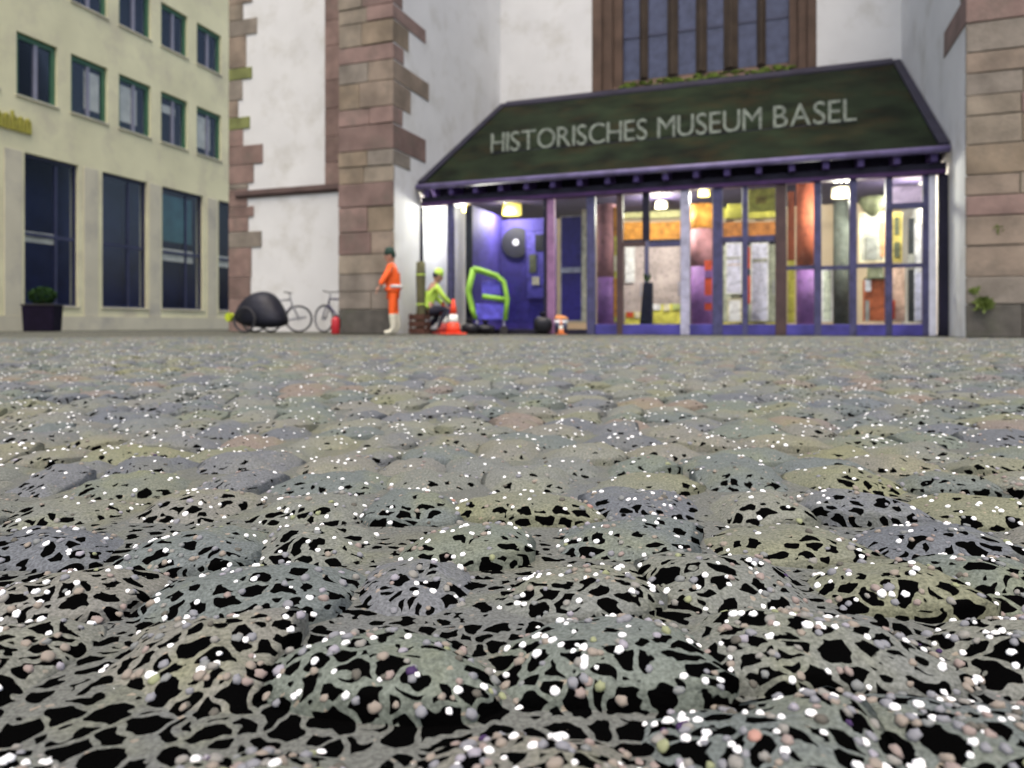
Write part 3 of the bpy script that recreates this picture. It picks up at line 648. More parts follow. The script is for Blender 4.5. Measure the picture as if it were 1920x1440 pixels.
panel('sign_board', 'small yellow sign board above the left lavender poster', 'sign', 1364, 1390, 382, 407, 0.9, YEL, None, .04)
panel('display_board', 'yellow and orange strip right of the brown post', 'display panel', 1477, 1490, 345, 605, 2.6, YEL, None, .05, pieces=(('orange_band', 0, 1, .05, .55, RUST, .01),))
panel('display_board', 'pale sage display panel left of the grey-green column', 'display panel', 1541, 1562, 505, 603, 3.0, solid('sage_board', (0.55, 0.60, 0.50)), WHT)
panel('display_board', 'grey stone-figure print with orange margin in the third bay from the right post', 'display panel', 1611, 1659, 398, 491, 2.6, GRY, CRE, pieces=(('orange_margin', .84, .98, .2, .9, solid('soft_orange', (0.55, 0.25, 0.12)), .006), ('dark_figure', .3, .7, .5, .95, solid('mid_grey', (0.22, 0.23, 0.22)), .02)))
panel('display_case', 'orange-red display case with pale label and dark top', 'display case', 1622, 1661, 524, 602, 1.4, solid('orange_red_case', (0.50, 0.13, 0.05)), None, .4, pieces=(('label_card', .0, .28, .0, .28, WHT, .02), ('grey_foot', .0, .2, .5, 1, GRY, .02)))
ob_ = thing('hat_block', 'dark domed hat block on top of the orange-red case', 'display', uv_world(at(1641, 523, 1.5)[0], 1.5, at(1641, 524, 1.4)[1]), -TH)
MB().lathe([(0.2, 0), (0.2, 0.04), (0.15, 0.05), (0.14, 0.22), (0.09, 0.29), (0.02, 0.31)], seg=18).build('dome', OLV, ob_, True)
lp = thing('wall_bracket', 'olive bowl on a bracket above the grey print', 'bowl', uv_world(at(1636, 405, 2.3)[0], 2.3, at(1636, 405, 2.3)[1]), -TH)
MB().lathe([(0.05, 0), (0.16, 0.1), (0.26, 0.28), (0.22, 0.38), (0.1, 0.4)], seg=18).build('bowl', OLV, lp, True)
MB().tube([(0, 0.05, 0.2), (0, 2.3, 0.2)], 0.02).build('bracket', TRIM, lp)
panel('display_board', 'yellow carved figure panel in the last bay, upper half', 'display panel', 1671, 1692, 398, 492, 2.0, solid('yellow_carving', (0.55, 0.45, 0.12), 0.7, 0.5, 6), None, .05, pieces=(('dark_carving', .3, .7, .1, .45, OLV, .02), ('dark_carving', .25, .75, .6, .9, OLV, .02)))
panel('display_board', 'peach display panel low in the last bay', 'display panel', 1670, 1697, 502, 603, 2.0, PEA, None, .05, pieces=(('red_corner', 0, .3, .6, .95, RED, .01),))
panel('display_board', 'tall lavender and white panel beside the white end post', 'display panel', 1714, 1733, 420, 603, 1.6, WHT, None, .05, pieces=(('lavender_field', .1, .9, .5, .98, LAV, .01),))
panel('display_board', 'tall dark narrow panel in the last bay', 'display panel', 1703, 1715, 408, 603, 1.6, solid('charcoal_board', (0.03, 0.035, 0.04)), None, .05, pieces=(('grey_band', 0, 1, .35, .5, GRY, .01),))
panel('display_board', 'lilac and cream print above the rail in the last bay', 'display panel', 1671, 1731, 348, 380, 1.2, solid('lilac_print', (0.42, 0.34, 0.50), 0.7, 0.3, 5), None, .04)
pl = thing('planter', 'slim dark planter with an upright green plant before the pinkish doors', 'planter', uv_world(at(1213, 600, 0.6)[0], 0.6, 0.02), -TH)
zt = at(1213, 530, 0.6)[1] - 0.02
MB().hexa([(-.15, -.09, 0), (.11, -.09, 0), (.11, .09, 0), (-.15, .09, 0), (-.06, -.085, zt), (.115, -.085, zt), (.115, .085, zt), (-.06, .085, zt)]).build('pot', solid('ink_navy', (0.012, 0.012, 0.03)), pl, bevel=.01)
LEAF = mat('leaf_green', (0.05, 0.095, 0.02), 0.6, 0.4, 8)
for i in range(9):
    a = i * 2.4; q = Vector((math.cos(a), math.sin(a), 0)); b = MB(); hh = 0.16 + 0.02 * (i % 5)
    b.v = [tuple(q * 0.02 + Vector((0, 0, zt))), tuple(q * 0.07 + Vector((-q.y * 0.03, q.x * 0.03, zt + hh * .5))), tuple(q * 0.09 + Vector((0, 0, zt + hh))), tuple(q * 0.06 + Vector((q.y * 0.03, -q.x * 0.03, zt + hh * .5)))]
    b.f = [(0, 1, 2, 3)]; b.build('leaf', LEAF, pl)
# lit lamps inside
LAMPM = emit('lamp_glow_yellow', (1.0, 0.8, 0.15), 0.4); LAMPW = emit('lamp_glow_white', (1.0, 0.93, 0.6), 0.6)
def lamp(px, py, v, r, m_, power, label, col=(1, 0.9, 0.72)):
    u, z = at(px, py, v); t = thing('hanging_lamp', label, 'lamp', uv_world(u, v, z), -TH, 'lit lamps inside the entrance')
    MB().lathe([(r * .8, -r * .7), (r * 1.15, -r * .65), (r * 1.1, r * .6), (r * .5, r * .7)], seg=16).build('shade', m_, t, True)
    top = GT + 0.25 - z
    MB().tube([(0, 0, r * .8), (0, 0, max(r + .02, top))], 0.012).build('cord', TRIM, t)
    l = bpy.data.lights.new('lamp_light', 'POINT'); l.energy = power * 0.72; l.color = col; l.shadow_soft_size = r
    lo = bpy.data.objects.new('lamp_light', l); C.objects.link(lo); lo.parent = t; lo.location = (0, -r - 0.25, -r - .05)
lamp(877, 391, 0.9, 0.11, LAMPM, 160, 'round yellow lamp by the white side wall')
lamp(960, 393, 2.0, 0.2, LAMPM, 130, 'large yellow lamp above the blue partition screen')
lamp(1240, 384, 2.6, 0.12, LAMPW, 260, 'white lamp above the pinkish doors')
lamp(1320, 362, 1.2, 0.1, LAMPM, 140, 'yellow lamp high above the mauve column')
lamp(1577, 361, 1.4, 0.15, LAMPW, 220, 'bright white lamp above the grey-green column')
lamp(1706, 366, 2.4, 0.1, LAMPM, 150, 'small yellow lamp in the last bay')

# ------------------------------------------------------------------ street things before the entrance
def skinned(name, joints, edges, m_, parent, root=0, sub=2):
    me = bpy.data.meshes.new(name); me.from_pydata([j[0] for j in joints], edges, []); me.materials.append(m_)
    o = bpy.data.objects.new(name, me); C.objects.link(o); o.parent = parent
    md = o.modifiers.new('skin', 'SKIN'); md.use_smooth_shade = True
    if not me.skin_vertices: me.attributes.new('skin', 'FLOAT', 'POINT')
    for i, j in enumerate(joints):
        sv = me.skin_vertices[0].data[i]; r = j[1]; sv.radius = (r, r) if not isinstance(r, tuple) else r; sv.use_root = (i == root)
    s = o.modifiers.new('sub', 'SUBSURF'); s.levels = sub; s.render_levels = sub
    return o
SKIN = mat('skin', (0.42, 0.24, 0.17), 0.6, 0.05, 5)
def hand(parent, wrist, tip_dir, side, m_=SKIN):
    w_ = Vector(wrist); d = Vector(tip_dir).normalized(); a = Vector(side).normalized(); j = [(tuple(w_), .024), (tuple(w_ + d * .075), (.04))]; e = [(0, 1)]
    for i, (off, ln) in enumerate(((-.03, .07), (-.01, .08), (.01, .075), (.03, .06))):
        n = len(j); j += [(tuple(w_ + d * .09 + a * off), .011), (tuple(w_ + d * (.09 + ln * .55) + a * off + d.cross(a) * .008), .0095), (tuple(w_ + d * (.09 + ln) + a * off + d.cross(a) * .025), .008)]
        e += [(1, n), (n, n + 1), (n + 1, n + 2)]
    n = len(j); j += [(tuple(w_ + d * .04 + a * -.045), .013), (tuple(w_ + d * .085 + a * -.065), .010)]; e += [(0, n), (n, n + 1)]
    return skinned('hand', j, e, m_, parent, 0, 1)
def head(parent, c, face, hat=None, hair=None, s=1.0):
    c = Vector(c); f = Vector(face).normalized(); r = Vector((f.y, -f.x, 0)).normalized(); up = r.cross(f).normalized()
    if up.z < 0: up = -up
    b = MB(); b.blob((0, 0, 0), (.078 * s, .098 * s, .118 * s), 18, 12)
    b.blob((0, .10 * s, -.012 * s), (.014 * s, .022 * s, .028 * s), 8, 6); b.blob((.08 * s, 0, -.01 * s), (.014, .025, .035), 8, 6); b.blob((-.08 * s, 0, -.01 * s), (.014, .025, .035), 8, 6)
    b.blob((0, .035 * s, -.09 * s), (.05 * s, .055 * s, .045 * s), 10, 7)
    M3 = Matrix((r, f, up)).transposed().to_4x4(); M3.translation = c
    def put(o): o.matrix_local = M3; return o
    h = put(b.build('head', SKIN, parent, True))
    e = MB().blob((.03 * s, .09 * s, .012 * s), (.012, .008, .008), 8, 5).blob((-.03 * s, .09 * s, .012 * s), (.012, .008, .008), 8, 5); eo = e.build('eyes', BLK, h, True)
    MB().blob((0, .095 * s, -.055 * s), (.024, .008, .007), 8, 5).build('mouth', RED, h, True)
    if hair: MB().blob((0, -.016 * s, .022 * s), (.088 * s, .098 * s, .11 * s), 16, 10, .04, 3).build('hair', hair, h, True)
    if hat: MB().lathe([(.098 * s, .0), (.104 * s, .03), (.10 * s, .08), (.08 * s, .125), (.04 * s, .15), (.008, .155)], (0, -.005, .02), 18).build('cap', hat, h, True)
    return h
HIVIS = mat('hi_vis_orange', (0.85, 0.115, 0.015), 0.6, 0.1, 6); BAND = mat('reflective_band', (0.62, 0.6, 0.6), 0.4, 0.05, 8); LIME = mat('hi_vis_lime', (0.48, 0.72, 0.10), 0.6, 0.12, 6)
DKGRN = mat('dark_green_wool', (0.02, 0.045, 0.035), 0.9, 0.2, 20); PALE = mat('pale_trousers', (0.58, 0.56, 0.45), 0.8, 0.1, 8); DARKCL = mat('dark_work_cloth', (0.02, 0.02, 0.035), 0.9, 0.2, 8); BOOT = mat('black_boot', (0.02, 0.018, 0.018), 0.6, 0.2, 8)
p = thing('person', 'person in orange hi-vis jacket, pale leggings and dark green cap standing at the sandstone buttress', 'person', gnd(737, 14.0), R(15))
# walks towards the left of the picture, right arm hanging forward
J = [((0, 0, .86), .11), ((0, 0, 1.02), .125), ((-.02, 0, 1.22), .14), ((-.03, 0, 1.36), .075), ((-.04, 0, 1.43), .045),
     ((.02, .09, .80), .085), ((.05, .10, .46), .062), ((.12, .10, .10), .045), ((.04, .10, .035), .04), ((-.06, .10, .03), .035),
     ((-.01, -.09, .80), .085), ((-.03, -.10, .46), .062), ((.0, -.10, .10), .045), ((-.08, -.10, .035), .04), ((-.17, -.10, .03), .035),
     ((-.03, .17, 1.31), .06), ((.04, .23, 1.07), .046), ((-.06, .25, .86), .034), ((-.05, -.17, 1.31), .06), ((-.17, -.23, 1.10), .046), ((-.29, -.24, .92), .034)]
E = [(0, 1), (1, 2), (2, 3), (3, 4), (0, 5), (5, 6), (6, 7), (7, 8), (8, 9), (0, 10), (10, 11), (11, 12), (12, 13), (13, 14), (2, 15), (15, 16), (16, 17), (2, 18), (18, 19), (19, 20)]
body = skinned('body', [(a, b * .93) for a, b in J], E, SKIN, p)
jk = [J[i] for i in (1, 2, 3, 15, 16, 17, 18, 19, 20)]; jk = [(a, b * 1.32) for a, b in jk]; jk.append(((0, 0, .86), .155))
jk[5] = ((-.05, .25, .885), .046); jk[8] = ((-.275, -.24, .945), .05)
skinned('jacket', jk, [(9, 0), (0, 1), (1, 2), (1, 3), (3, 4), (4, 5), (1, 6), (6, 7), (7, 8)], HIVIS, p, 0)
MB().lathe([(.185, -.03), (.19, 0), (.185, .03)], (0, 0, .93), 24).build('reflective_belt', BAND, p, True)
tr = [((0, 0, .86), .118)] + [(J[i][0], J[i][1] * 1.13) for i in (5, 6)] + [((.085, .10, .30), .068)] + [(J[i][0], J[i][1] * 1.13) for i in (10, 11)] + [((-.015, -.10, .30), .068)]
skinned('trousers', tr, [(0, 1), (1, 2), (2, 3), (0, 4), (4, 5), (5, 6)], HIVIS, p)
for q in ([((.06, .10, .45), .082), ((.085, .10, .31), .076), ((.115, .10, .12), .062), ((.05, .10, .045), .052), ((-.07, .10, .04), .046)], [((-.03, -.10, .45), .082), ((-.015, -.10, .31), .076), ((.0, -.10, .12), .062), ((-.07, -.10, .045), .052), ((-.185, -.10, .04), .046)]):
    skinned('legging', q, [(0, 1), (1, 2), (2, 3), (3, 4)], PALE, p)
head(p, (-.06, 0, 1.53), (-1, .1, -.15), DKGRN, DKGRN)
hand(p, (-.29, -.24, .92), (-.5, 0, -1), (0, 1, 0)); hand(p, (-.06, .25, .86), (-.3, 0, -1), (0, -1, 0))

p2 = thing('person', 'crouching person in lime hi-vis jacket and cap between the white wall and the cones', 'person', gnd(806, 14.75), R(-70))
J2 = [((0, -.12, .50), .12), ((0, -.02, .70), .13), ((0, .06, .90), .14), ((0, .10, 1.03), .07), ((0, .13, 1.09), .045),
      ((.11, .02, .48), .095), ((.13, .30, .52), .066), ((.13, .16, .10), .046), ((.13, .24, .035), .04), ((.13, .34, .03), .034),
      ((-.11, .02, .46), .095), ((-.13, .26, .40), .066), ((-.13, -.04, .12), .046), ((-.13, .06, .035), .04), ((-.13, .16, .03), .034),
      ((.18, .10, .96), .062), ((.20, .25, .74), .047), ((.12, .42, .62), .035), ((-.18, .10, .96), .062), ((-.22, .22, .72), .047), ((-.14, .38, .56), .035)]
skinned('body', [(a, b * .93) for a, b in J2], E, SKIN, p2)
jk = [(J2[i][0], J2[i][1] * 1.14) for i in (1, 2, 3, 15, 16, 17, 18, 19, 20)] + [((0, -.10, .52), .16)]
jk[5] = ((.127, .40, .63), .047); jk[8] = ((-.148, .36, .575), .047)
skinned('jacket', jk, [(9, 0), (0, 1), (1, 2), (1, 3), (3, 4), (4, 5), (1, 6), (6, 7), (7, 8)], LIME, p2, 0)
tr = [((0, -.12, .49), .13)] + [(J2[i][0], J2[i][1] * 1.13) for i in (5, 6, 7, 10, 11, 12)]
skinned('trousers', tr, [(0, 1), (1, 2), (2, 3), (0, 4), (4, 5), (5, 6)], DARKCL, p2)
for q in ([((.13, .17, .13), .058), ((.13, .22, .045), .05), ((.13, .36, .04), .045)], [((-.13, -.03, .13), .058), ((-.13, .04, .045), .05), ((-.13, .18, .04), .045)]):
    skinned('boot', q, [(0, 1), (1, 2)], BOOT, p2)
head(p2, (0, .17, 1.19), (0, 1, -.35), LIME, DARKCL); hand(p2, (.12, .42, .62), (-.3, 1, -.5), (1, 0, 0)); hand(p2, (-.14, .38, .56), (.3, 1, -.5), (-1, 0, 0))

CONE_R = mat('cone_orange_red', (0.72, 0.06, 0.02), 0.5, 0.1, 6); CONE_W = mat('cone_white_band', (0.75, 0.76, 0.70), 0.4, 0.06, 6); CONE_DR = mat('faded_dark_red', (0.32, 0.03, 0.025), 0.6, 0.2, 6)
def cone(px, Y, h, m_, label, tilt=0):
    t = thing('traffic_cone', label, 'traffic cone', gnd(px, Y), 0.4, 'traffic cones before the entrance'); s = h / .7
    MB().box(-.21 * s, .21 * s, -.21 * s, .21 * s, 0, .04 * s).build('base', m_, t, bevel=.015)
    pr = lambda z: (.155 - .125 * z / .66) * s
    for nm, a, b, mm in (('body', .04, .24, m_), ('white_band', .24, .40, CONE_W), ('body', .40, .70, m_)):
        MB().lathe([(pr(a), a * s), (pr((a + b) / 2), (a + b) / 2 * s), (pr(min(b, .68)), b * s)], seg=24).build(nm, mm, t, True)
cone(850, 13.8, .68, CONE_R, 'bright orange-red traffic cone with white band, nearest the camera')
cone(831, 14.75, .66, CONE_DR, 'darker red traffic cone half hidden behind the bright one')
cone(1052, 14.2, .30, mat('small_orange', (0.62, 0.2, 0.06), .6), 'small orange marker cone near the black bags')
cr_ = thing('crate', 'brown wooden crate at the foot of the white side wall', 'crate', gnd(787, 14.55), -TH)
CW = mat('dark_brown_wood', (0.07, 0.03, 0.02), .8, .3, 9)
for z in (0, .14, .28):
    for a, b, c, d in ((-.17, .17, -.15, -.13), (-.17, .17, .13, .15), (-.17, -.15, -.13, .13), (.15, .17, -.13, .13)): MB().box(a, b, c, d, z + .01, z + .12).build('slat', CW, cr_)
MB().box(-.15, .15, -.13, .13, 0.01, .03).build('bottom_board', CW, cr_)
for a in (-.14, .14):
    for b in (-.12, .12): MB().box(a - .012, a + .012, b - .012, b + .012, .03, .42).build('corner_post', CW, cr_)
rl = thing('rolled_tarpaulin', 'olive rolled tarpaulin standing on end in the brown crate', 'tarpaulin', gnd(789, 14.56), -TH)
MB().lathe([(.08, .035), (.095, .3), (.085, .7), (.1, 1.1), (.09, 1.45), (.05, 1.47)], seg=16).build('roll', mat('olive_tarpaulin', (0.085, 0.085, 0.04), .8, .35, 6), rl, True)
MB().torus((0, 0, 1.2), .098, .012, (0, 0, 1)).build('tie', LIME, rl, True); MB().torus((0, 0, .6), .09, .012, (0, 0, 1)).build('tie', LIME, rl, True)
# lime trolley
tY = 14.75
tx0 = (917 - CX) / F * tY; tro = thing('trolley', 'lime green tubular trolley with a blue tray before the blue screen', 'trolley', (tx0, tY, 0), 0)
lx = lambda px: (px - 917) / F * tY; lz = lambda py: CAMZ + (HY - py) / F * tY
G2 = mat('lime_tube', (0.26, 0.52, 0.06), .45, .2, 5)
for dy in (-.22, .22):
    MB().tube([(lx(888), dy, lz(505)), (lx(900), dy, lz(507)), (lx(932), dy, lz(518)), (lx(945), dy, lz(530)), (lx(951), dy, lz(560)), (lx(947), dy, lz(600))], .05, 10).build('side_frame', G2, tro, True)
    MB().tube([(lx(905), dy, lz(556)), (lx(947), dy, lz(562))], .05, 10).build('cross_rail', G2, tro, True)
    MB().tube([(lx(888), dy, lz(505)), (lx(878), dy, lz(545)), (lx(886), dy, lz(580)), (lx(893), dy, lz(597))], .05, 10).build('side_frame', G2, tro, True)
for q in ((888, 505), (932, 518), (947, 562), (893, 597)): MB().tube([(lx(q[0]), -.22, lz(q[1])), (lx(q[0]), .22, lz(q[1]))], .025, 8).build('cross_tube', G2, tro, True)
MB().box(lx(893), lx(946), -.2, .2, lz(600), lz(570)).build('tray', solid('tray_blue', (0.09, 0.08, 0.5)), tro, bevel=.02)
MB().box(lx(904), lx(940), -.15, .15, lz(554), lz(528)).build('tray', solid('tray_blue', (0.09, 0.08, 0.5)), tro, bevel=.02)
for q in (895, 945):
    for dy in (-.2, .2):
        MB().tube([(lx(q), dy - .02, .085), (lx(q), dy + .02, .085)], .085, 18).build('wheel', BOOT, tro)
        MB().tube([(lx(q), dy, .09), (lx(q), dy, lz(598))], .02, 8).build('fork', SILVER_POST, tro)
BAGM = mat('black_plastic', (0.008, 0.008, 0.012), .4, .2, 8)
def bag(px, Y, rx, ry, h, label, seed):
    t = thing('rubbish_bag', label, 'bag', gnd(px, Y), 0, 'black bags before the blue screen')
    MB().blob((0, 0, h * .45), (rx, ry, h * .45), 20, 14, .10, seed).build('sack', BAGM, t, True); MB().lathe([(.03, 0), (.06, .05), (.075, .08)], (0, 0, h * .86), 10).build('knot', BAGM, t, True)
bag(882, 14.3, .2, .18, .26, 'low black rubbish bag beside the bright traffic cone', 1); bag(910, 14.35, .19, .17, .24, 'black rubbish bag under the blue tray of the trolley', 2)
bag(1018, 14.3, .2, .16, .42, 'tall black bag standing by the mauve post', 5)
bu = thing('bucket', 'white bucket with a dark label and orange lid right of the tall black bag', 'bucket', gnd(1048, 14.6), 0)
MB().lathe([(.15, 0.0), (.18, .30)], seg=20).build('pail', WHT, bu, True); MB().lathe([(.19, .30), (.19, .325), (.12, .37), (.02, .39)], seg=20).build('lid', mat('orange_lid', (0.6, 0.24, 0.08), .6), bu, True)
MB().lathe([(.168, .08), (.181, .24)], seg=20).build('label_band', FRAME_NAVY, bu, True)

# bicycles at the nave wall
RUB = mat('tyre_rubber', (0.03, 0.03, 0.035), .8, .1, 8); STEEL = mat('bike_steel', (0.30, 0.31, 0.35), .4, .1, 8, metal=.5); INDI = mat('bike_dark_indigo', (0.05, 0.045, 0.11), .5, .2, 6)
def bicycle(loc, rz, label, frame_m, seat=True):
    t = thing('bicycle', label, 'bicycle', loc, rz, 'bicycles at the white wall'); r = .335
    for x in (-.52, .52):
        wh = part('wheel', t); MB().torus((x, 0, r), r - .02, .02, (0, 1, 0), 36, 8).build('tyre', RUB, wh, True); MB().torus((x, 0, r), r - .045, .009, (0, 1, 0), 36, 6).build('rim', STEEL, wh, True)
        sp_ = MB()
        for i in range(18):
            a = i * math.pi / 9; sp_.tube([(x, .0, r), (x + (r - .045) * math.cos(a), 0, r + (r - .045) * math.sin(a))], .0022, 4, False)
        tag(sp_.build('spokes', STEEL, wh), None, None, None, 'stuff')
        MB().tube([(x, -.05, r), (x, .05, r)], .025, 10).build('hub', STEEL, wh)
    f = MB(); bb = (-.06, 0, .29); st = (-.22, 0, .78); hd = (.33, 0, .80); hb = (.37, 0, .66)
    for a, b in ((bb, st), (st, hd), (bb, hb), (hd, hb)): f.tube([a, b], .022, 8)
    for dy in (-.06, .06):
        f.tube([bb, (-.52, dy, r)], .012, 6); f.tube([st, (-.52, dy, r)], .011, 6)
    f.build('frame', frame_m, t, True)
    for dy in (-.055, .055): MB().tube([hb, (.42, dy, .56), (.52, dy, r)], .014, 8).build('fork', frame_m, t, True)
    MB().tube([hd, (.30, 0, .95)], .016, 8).build('stem', STEEL, t, True)
    MB().tube([(.22, -.29, .98), (.33, -.14, .97), (.30, 0, .96), (.33, .14, .97), (.22, .29, .98)], .013, 8).build('handlebar', BOOT, t, True)
    MB().tube([st, (-.26, 0, .90)], .014, 8).build('seat_post', STEEL, t, True)
    MB().hexa([(-.40, -.08, .90), (-.12, -.02, .91), (-.12, .02, .91), (-.40, .08, .90), (-.40, -.07, .95), (-.10, -.018, .945), (-.10, .018, .945), (-.40, .07, .95)]).build('saddle', BOOT, t, bevel=.015)
    MB().tube([(-.06, -.03, .29), (-.06, .03, .29)], .09, 20).build('chainring', STEEL, t)
    for s in (-1, 1): MB().tube([(-.06, s * .05, .29), (-.06 + s * .16, s * .06, .24), (-.06 + s * .16, s * .14, .24)], .012, 6).build('crank', STEEL, t, True)
    return t
def wallpos(px, v):
    u = at(px, 600, v)[0]; return uv_world(u, v)
bicycle(wallpos(636, 0.6), -TH + R(180 - 14), 'dark indigo bicycle leaning its wheel out beside the sandstone buttress', INDI)
bicycle(wallpos(519, 0.75), -TH + R(28), 'grey bicycle with high handlebar behind the black covered load', STEEL)
cv = thing('covered_trailer', 'black tarpaulin-covered bicycle trailer with a lime reflector by the quoin stones', 'bicycle trailer', wallpos(492, 0.1), -TH)
s_ = MB(); s_.v = [(-.62, -.32, .08), (.62, -.32, .06), (.68, .32, .06), (-.66, .32, .08), (-.66, -.34, .42), (.55, -.34, .30), (.60, .34, .30), (-.68, .34, .44), (-.22, -.28, .80), (.22, -.26, .88), (.24, .28, .88), (-.25, .28, .80)]
s_.f = [(3, 2, 1, 0), (0, 1, 5, 4), (1, 2, 6, 5), (2, 3, 7, 6), (3, 0, 4, 7), (4, 5, 9, 8), (5, 6, 10, 9), (6, 7, 11, 10), (7, 4, 8, 11), (8, 9, 10, 11)]
o = s_.build('cover', mat('black_tarpaulin', (0.007, 0.008, 0.018), .55, .3, 5, .6, 9), cv, True); m_ = o.modifiers.new('sub', 'SUBSURF'); m_.levels = 2; m_.render_levels = 2
for s in (-.36, .36): MB().torus((-.1, s, .25), .23, .022, (0, 1, 0), 28, 8).build('wheel', RUB, cv, True)
MB().tube([(-.52, -.22, .30), (-.53, -.30, .30)], .085, 16).build('reflector', solid('lime_reflector', (0.45, 0.55, 0.03), .4), cv)
MB().tube([(.6, 0, .25), (.95, 0, .3)], .02, 8).build('tow_bar', STEEL, cv)
cv.scale = (1.28, 1.28, 1.22)
fe = thing('fire_extinguisher', 'red cylinder standing at the foot of the left buttress', 'extinguisher', (*uv_world(at(629, 600, BF - .35)[0] - 0.0, BF - .35)[:2], 0), 0)
MB().lathe([(.07, 0), (.085, .02), (.085, .28), (.06, .33), (.025, .35)], seg=18).build('tank', mat('signal_red', (0.42, 0.02, 0.03), .4, .1, 5), fe, True); MB().tube([(0, 0, .34), (0, 0, .39)], .02, 8).build('valve', BOOT, fe); MB().tube([(0, 0, .375), (.06, 0, .38), (.1, 0, .3), (.1, 0, .12)], .01, 6).build('hose', BOOT, fe, True)

# weeds on the right buttress
rw = random.Random(4)
def weed(px, py, n, size, label):
    u, z = at(px, py, BF - .02); t = thing('wall_plant', label, 'plant', uv_world(u, BF - .02, z), -TH, 'weeds on the right buttress')
    for i in range(n):
        d = Vector((rw.uniform(-1, 1), -rw.uniform(.15, .6), rw.uniform(-.3, 1))).normalized() * size * rw.uniform(.5, 1); s = Vector((-d.z, 0, d.x)).normalized() * size * .16
        b = MB(); st = Vector((rw.uniform(-.04, .04), 0, rw.uniform(-.05, .05)))
        b.v = [tuple(st), tuple(st + d * .5 + s), tuple(st + d), tuple(st + d * .5 - s)]; b.f = [(0, 1, 2, 3)]; b.build('leaf', WEED, t)
    MB().tube([(0, .02, -.1), (0, -.03, .05)], .008, 5).build('stem', WEED, t)
WEED = mat('weed_green', (0.11, 0.15, 0.03), .7, .3, 6)
weed(1826, 545, 24, .10, 'upper of two small green weeds rooted at the edge of the right buttress'); weed(1843, 572, 60, .17, 'leafy green weed low on the right buttress'); weed(1872, 430, 12, .07, 'sparse tuft high on the right buttress')

# ------------------------------------------------------------------ office building on the left
DX, DY = 0.2777, 0.9607; AY0 = 22.0; AX0 = (98 - CX) / F * AY0
def along(px):
    r = (px - CX) / F; return (r * AY0 - AX0) / (DX - r * DY)
def bz(px, py): return CAMZ + (HY - py) / F * (AY0 + DY * along(px))
bld = thing('office_building', 'cream limestone office block with three rows of dark windows', 'building', (AX0, AY0, 0), math.atan2(DY, DX))
A0, A1 = -12.0, along(432) + 12
rows = [(bz(98, 573), bz(46, 285), [(46, 147), (192, 276), (304, 381), (410, 452)], 2), (bz(31, 176), bz(31, 57), [(31, 108), (133, 202), (223, 283), (302, 352), (369, 415)], 1),
        (bz(301, 84), bz(301, 2), [(31, 108), (133, 202), (223, 283), (302, 352), (369, 415)], 1), (14.0, 15.7, [(31, 108), (133, 202), (223, 283), (302, 352), (369, 415)], 1)]
TH_ = 0.34; wb = MB(); zprev = 0.45
for z0, z1, cols, kind in rows:
    wb.box(A0, A1, 0, TH_, zprev, z0); zprev = z1
    L_ = [(along(a), along(b)) for a, b in cols]; stp = (L_[-1][0] - L_[0][0]) / (len(L_) - 1)
    L_ = [(L_[0][0] - stp * k, L_[0][1] - stp * k) for k in (2, 1)] + L_
    e = A0
    for a, b in L_: wb.box(e, a, 0, TH_, z0, z1); e = b
    wb.box(e, A1, 0, TH_, z0, z1)
    for i, (a, b) in enumerate(L_):
        wn = part('window', bld); tall = kind == 2; fm = FRAME_NAVY if tall else FRAME_GREEN; fw = .07 if tall else .13
        MB().box(a, a + fw, .10, .20, z0, z1).box(b - fw, b, .10, .20, z0, z1).box(a + fw, b - fw, .10, .20, z1 - (.10 if tall else .16), z1).box(a + fw, b - fw, .10, .20, z0, z0 + .06).build('frame', fm, wn)
        xm = a + (b - a) * (.62 if tall else .52); mw = .04 if tall else .06
        MB().box(xm - mw, xm + mw, .11, .19, z0 + .06, z1 - .16).build('mullion', FRAME_NAVY if tall else FRAME_GREY, wn)
        zt_ = (z0 + (z1 - z0) * .47)
        cells = [(a + fw, xm - mw), (xm + mw, b - fw)]
        for c0, c1 in cells:
            if tall:
                MB().box(c0, c1, .14, .15, z0 + .06, zt_ - .05).build('pane', PANE_BLUE, wn); MB().box(c0, c1, .14, .15, zt_ + .05, z1 - .10).build('pane', PANE_BLUE, wn)
                MB().box(c0, c1, .11, .19, zt_ - .05, zt_ + .05).build('transom', FRAME_NAVY, wn)
            else: MB().box(c0, c1, .14, .15, z0 + .06, z1 - .16).build('pane', PANE_BLUE, wn)
        MB().box(a - .02, b + .02, 1.1, 1.15, z0 - .02, z1 + .02).box(a - .02, a, TH_, 1.1, z0, z1).box(b, b + .02, TH_, 1.1, z0, z1).box(a, b, TH_, 1.1, z0 - .02, z0).box(a, b, TH_, 1.1, z1, z1 + .02).build('room', ROOM_BLUE if tall else ROOM, wn)
        if tall and i in (2, 4, 5):
            f0, f1, mm = ((.42, .49, PALE_REFL) if i == 2 else (.40, .50, PALE_REFL))
            MB().box(a + .12, xm if i == 2 else b - .4, .16, .18, z0 + (z1 - z0) * f0, z0 + (z1 - z0) * f1).build('reflection_band', mm, wn)  # cream band painted in as a reflection, set just behind the glass
            if i == 4: MB().box(a + .12, b - .45, .16, .18, z0 + (z1 - z0) * .56, z1 - .25).build('blind_or_reflection', CURTAIN_TEAL, wn)
        if kind == 1 and z0 < 9 and i in (3, 4, 5, 6): MB().box(a + (b - a) * (.45 if i == 3 else .1), b - (.2 if i == 3 else .5), .16, .18, z0 + (.3 if i != 5 else 1.15), z1 - (.3 if i != 5 else .4)).build('blind_or_reflection', PALE_REFL, wn)  # upper cream panels stand in for reflections in the panes
        MB().box(a - .04, b + .04, -.05, .10, z0 - .06, z0).build('sill', CLAD2, wn, bevel=.01)
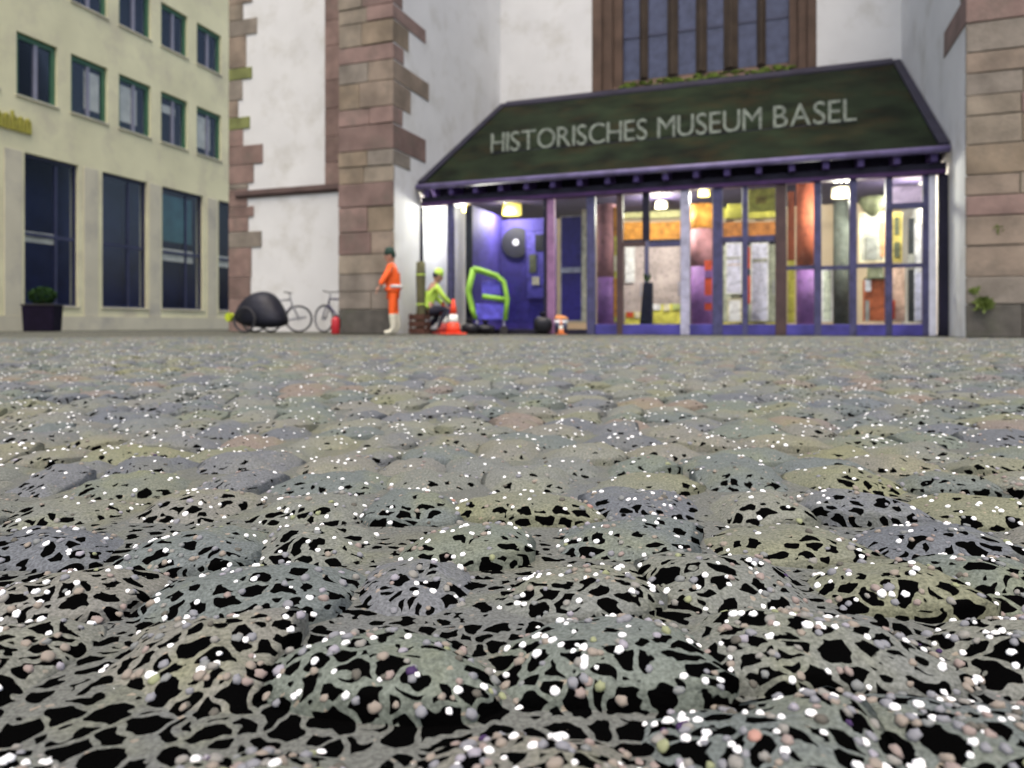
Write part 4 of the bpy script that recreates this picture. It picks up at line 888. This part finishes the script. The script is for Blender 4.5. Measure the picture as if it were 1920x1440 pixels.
wb.box(A0, A1, 0, TH_, zprev, 17.5); wb.build('wall', CLAD, bld)
MB().box(A0, A1, -.06, TH_, 0, .448).build('plinth', CLAD2, bld)
MB().box(A0, A1, TH_ + .9, 9, 0, 17.4).build('core', ROOM, bld)
z0, z1 = rows[0][0], rows[0][1]
for px in (24, 170, 290, 397):
    a = along(px); MB().box(a - .27, a + .27, -.03, 0, .45, z1 + .0).build('pilaster', CLAD2, bld, bevel=.01)
sg = thing('wall_sign', 'olive yellow raised sign strokes on the cream wall above the ground floor windows', 'sign', (AX0, AY0, 0), math.atan2(DY, DX))
SGM = mat('olive_yellow_sign', (0.33, 0.31, 0.05), .6, .2, 6)
a0 = along(-25); a1 = along(58); zs_ = bz(20, 243)
n_ = 6
for i in range(n_):
    w_ = (a1 - a0) / n_; x = a0 + i * w_; h = .55 if i in (0, 3) else .42
    MB().tube([(x + .06, -.04, zs_), (x + .06, -.04, zs_ + h)], .045, 6).tube([(x + .06, -.04, zs_ + .36), (x + w_ * .45, -.04, zs_ + .42), (x + w_ * .72, -.04, zs_ + .34), (x + w_ * .74, -.04, zs_)], .045, 6).build('stroke', SGM, sg)
# shrub tub
tb = thing('shrub_tub', 'dark square tub with a clipped green shrub before the first tall window', 'potted shrub', gnd(80, 20.3), R(16))
q = 0.40
MB().hexa([(-q * .92, -q * .92, 0), (q * .92, -q * .92, 0), (q * .92, q * .92, 0), (-q * .92, q * .92, 0), (-q, -q, .72), (q, -q, .72), (q, q, .72), (-q, q, .72)]).build('tub', mat('aubergine_tub', (0.010, 0.007, 0.018), .8, .2, 5, spec=0.1), tb, bevel=.02)
MB().box(-q - .02, q + .02, -q - .02, q + .02, .722, .76).build('rim', BOOT, tb, bevel=.01)
MB().tube([(0, 0, .7), (.01, 0, .95)], .035, 8).build('trunk', CW, tb)
lf = MB(); rr_ = random.Random(9)
for i in range(900):
    d = Vector((rr_.gauss(0, 1), rr_.gauss(0, 1), rr_.gauss(0, 1))).normalized() * rr_.uniform(.5, 1) ** .5
    c = Vector((d.x * .36, d.y * .36, 1.0 + d.z * .26)); a = Vector((rr_.gauss(0, 1), rr_.gauss(0, 1), rr_.gauss(0, 1))).normalized(); b = a.orthogonal().normalized(); s = rr_.uniform(.03, .055)
    n = len(lf.v); lf.v += [tuple(c - a * s), tuple(c + b * s * .5), tuple(c + a * s), tuple(c - b * s * .5)]; lf.f.append((n, n + 1, n + 2, n + 3))
tag(lf.build('foliage', mat('dark_shrub_leaf', (0.016, 0.04, 0.010), .8, .4, 5, spec=0.1), tb), None, None, None, 'stuff')
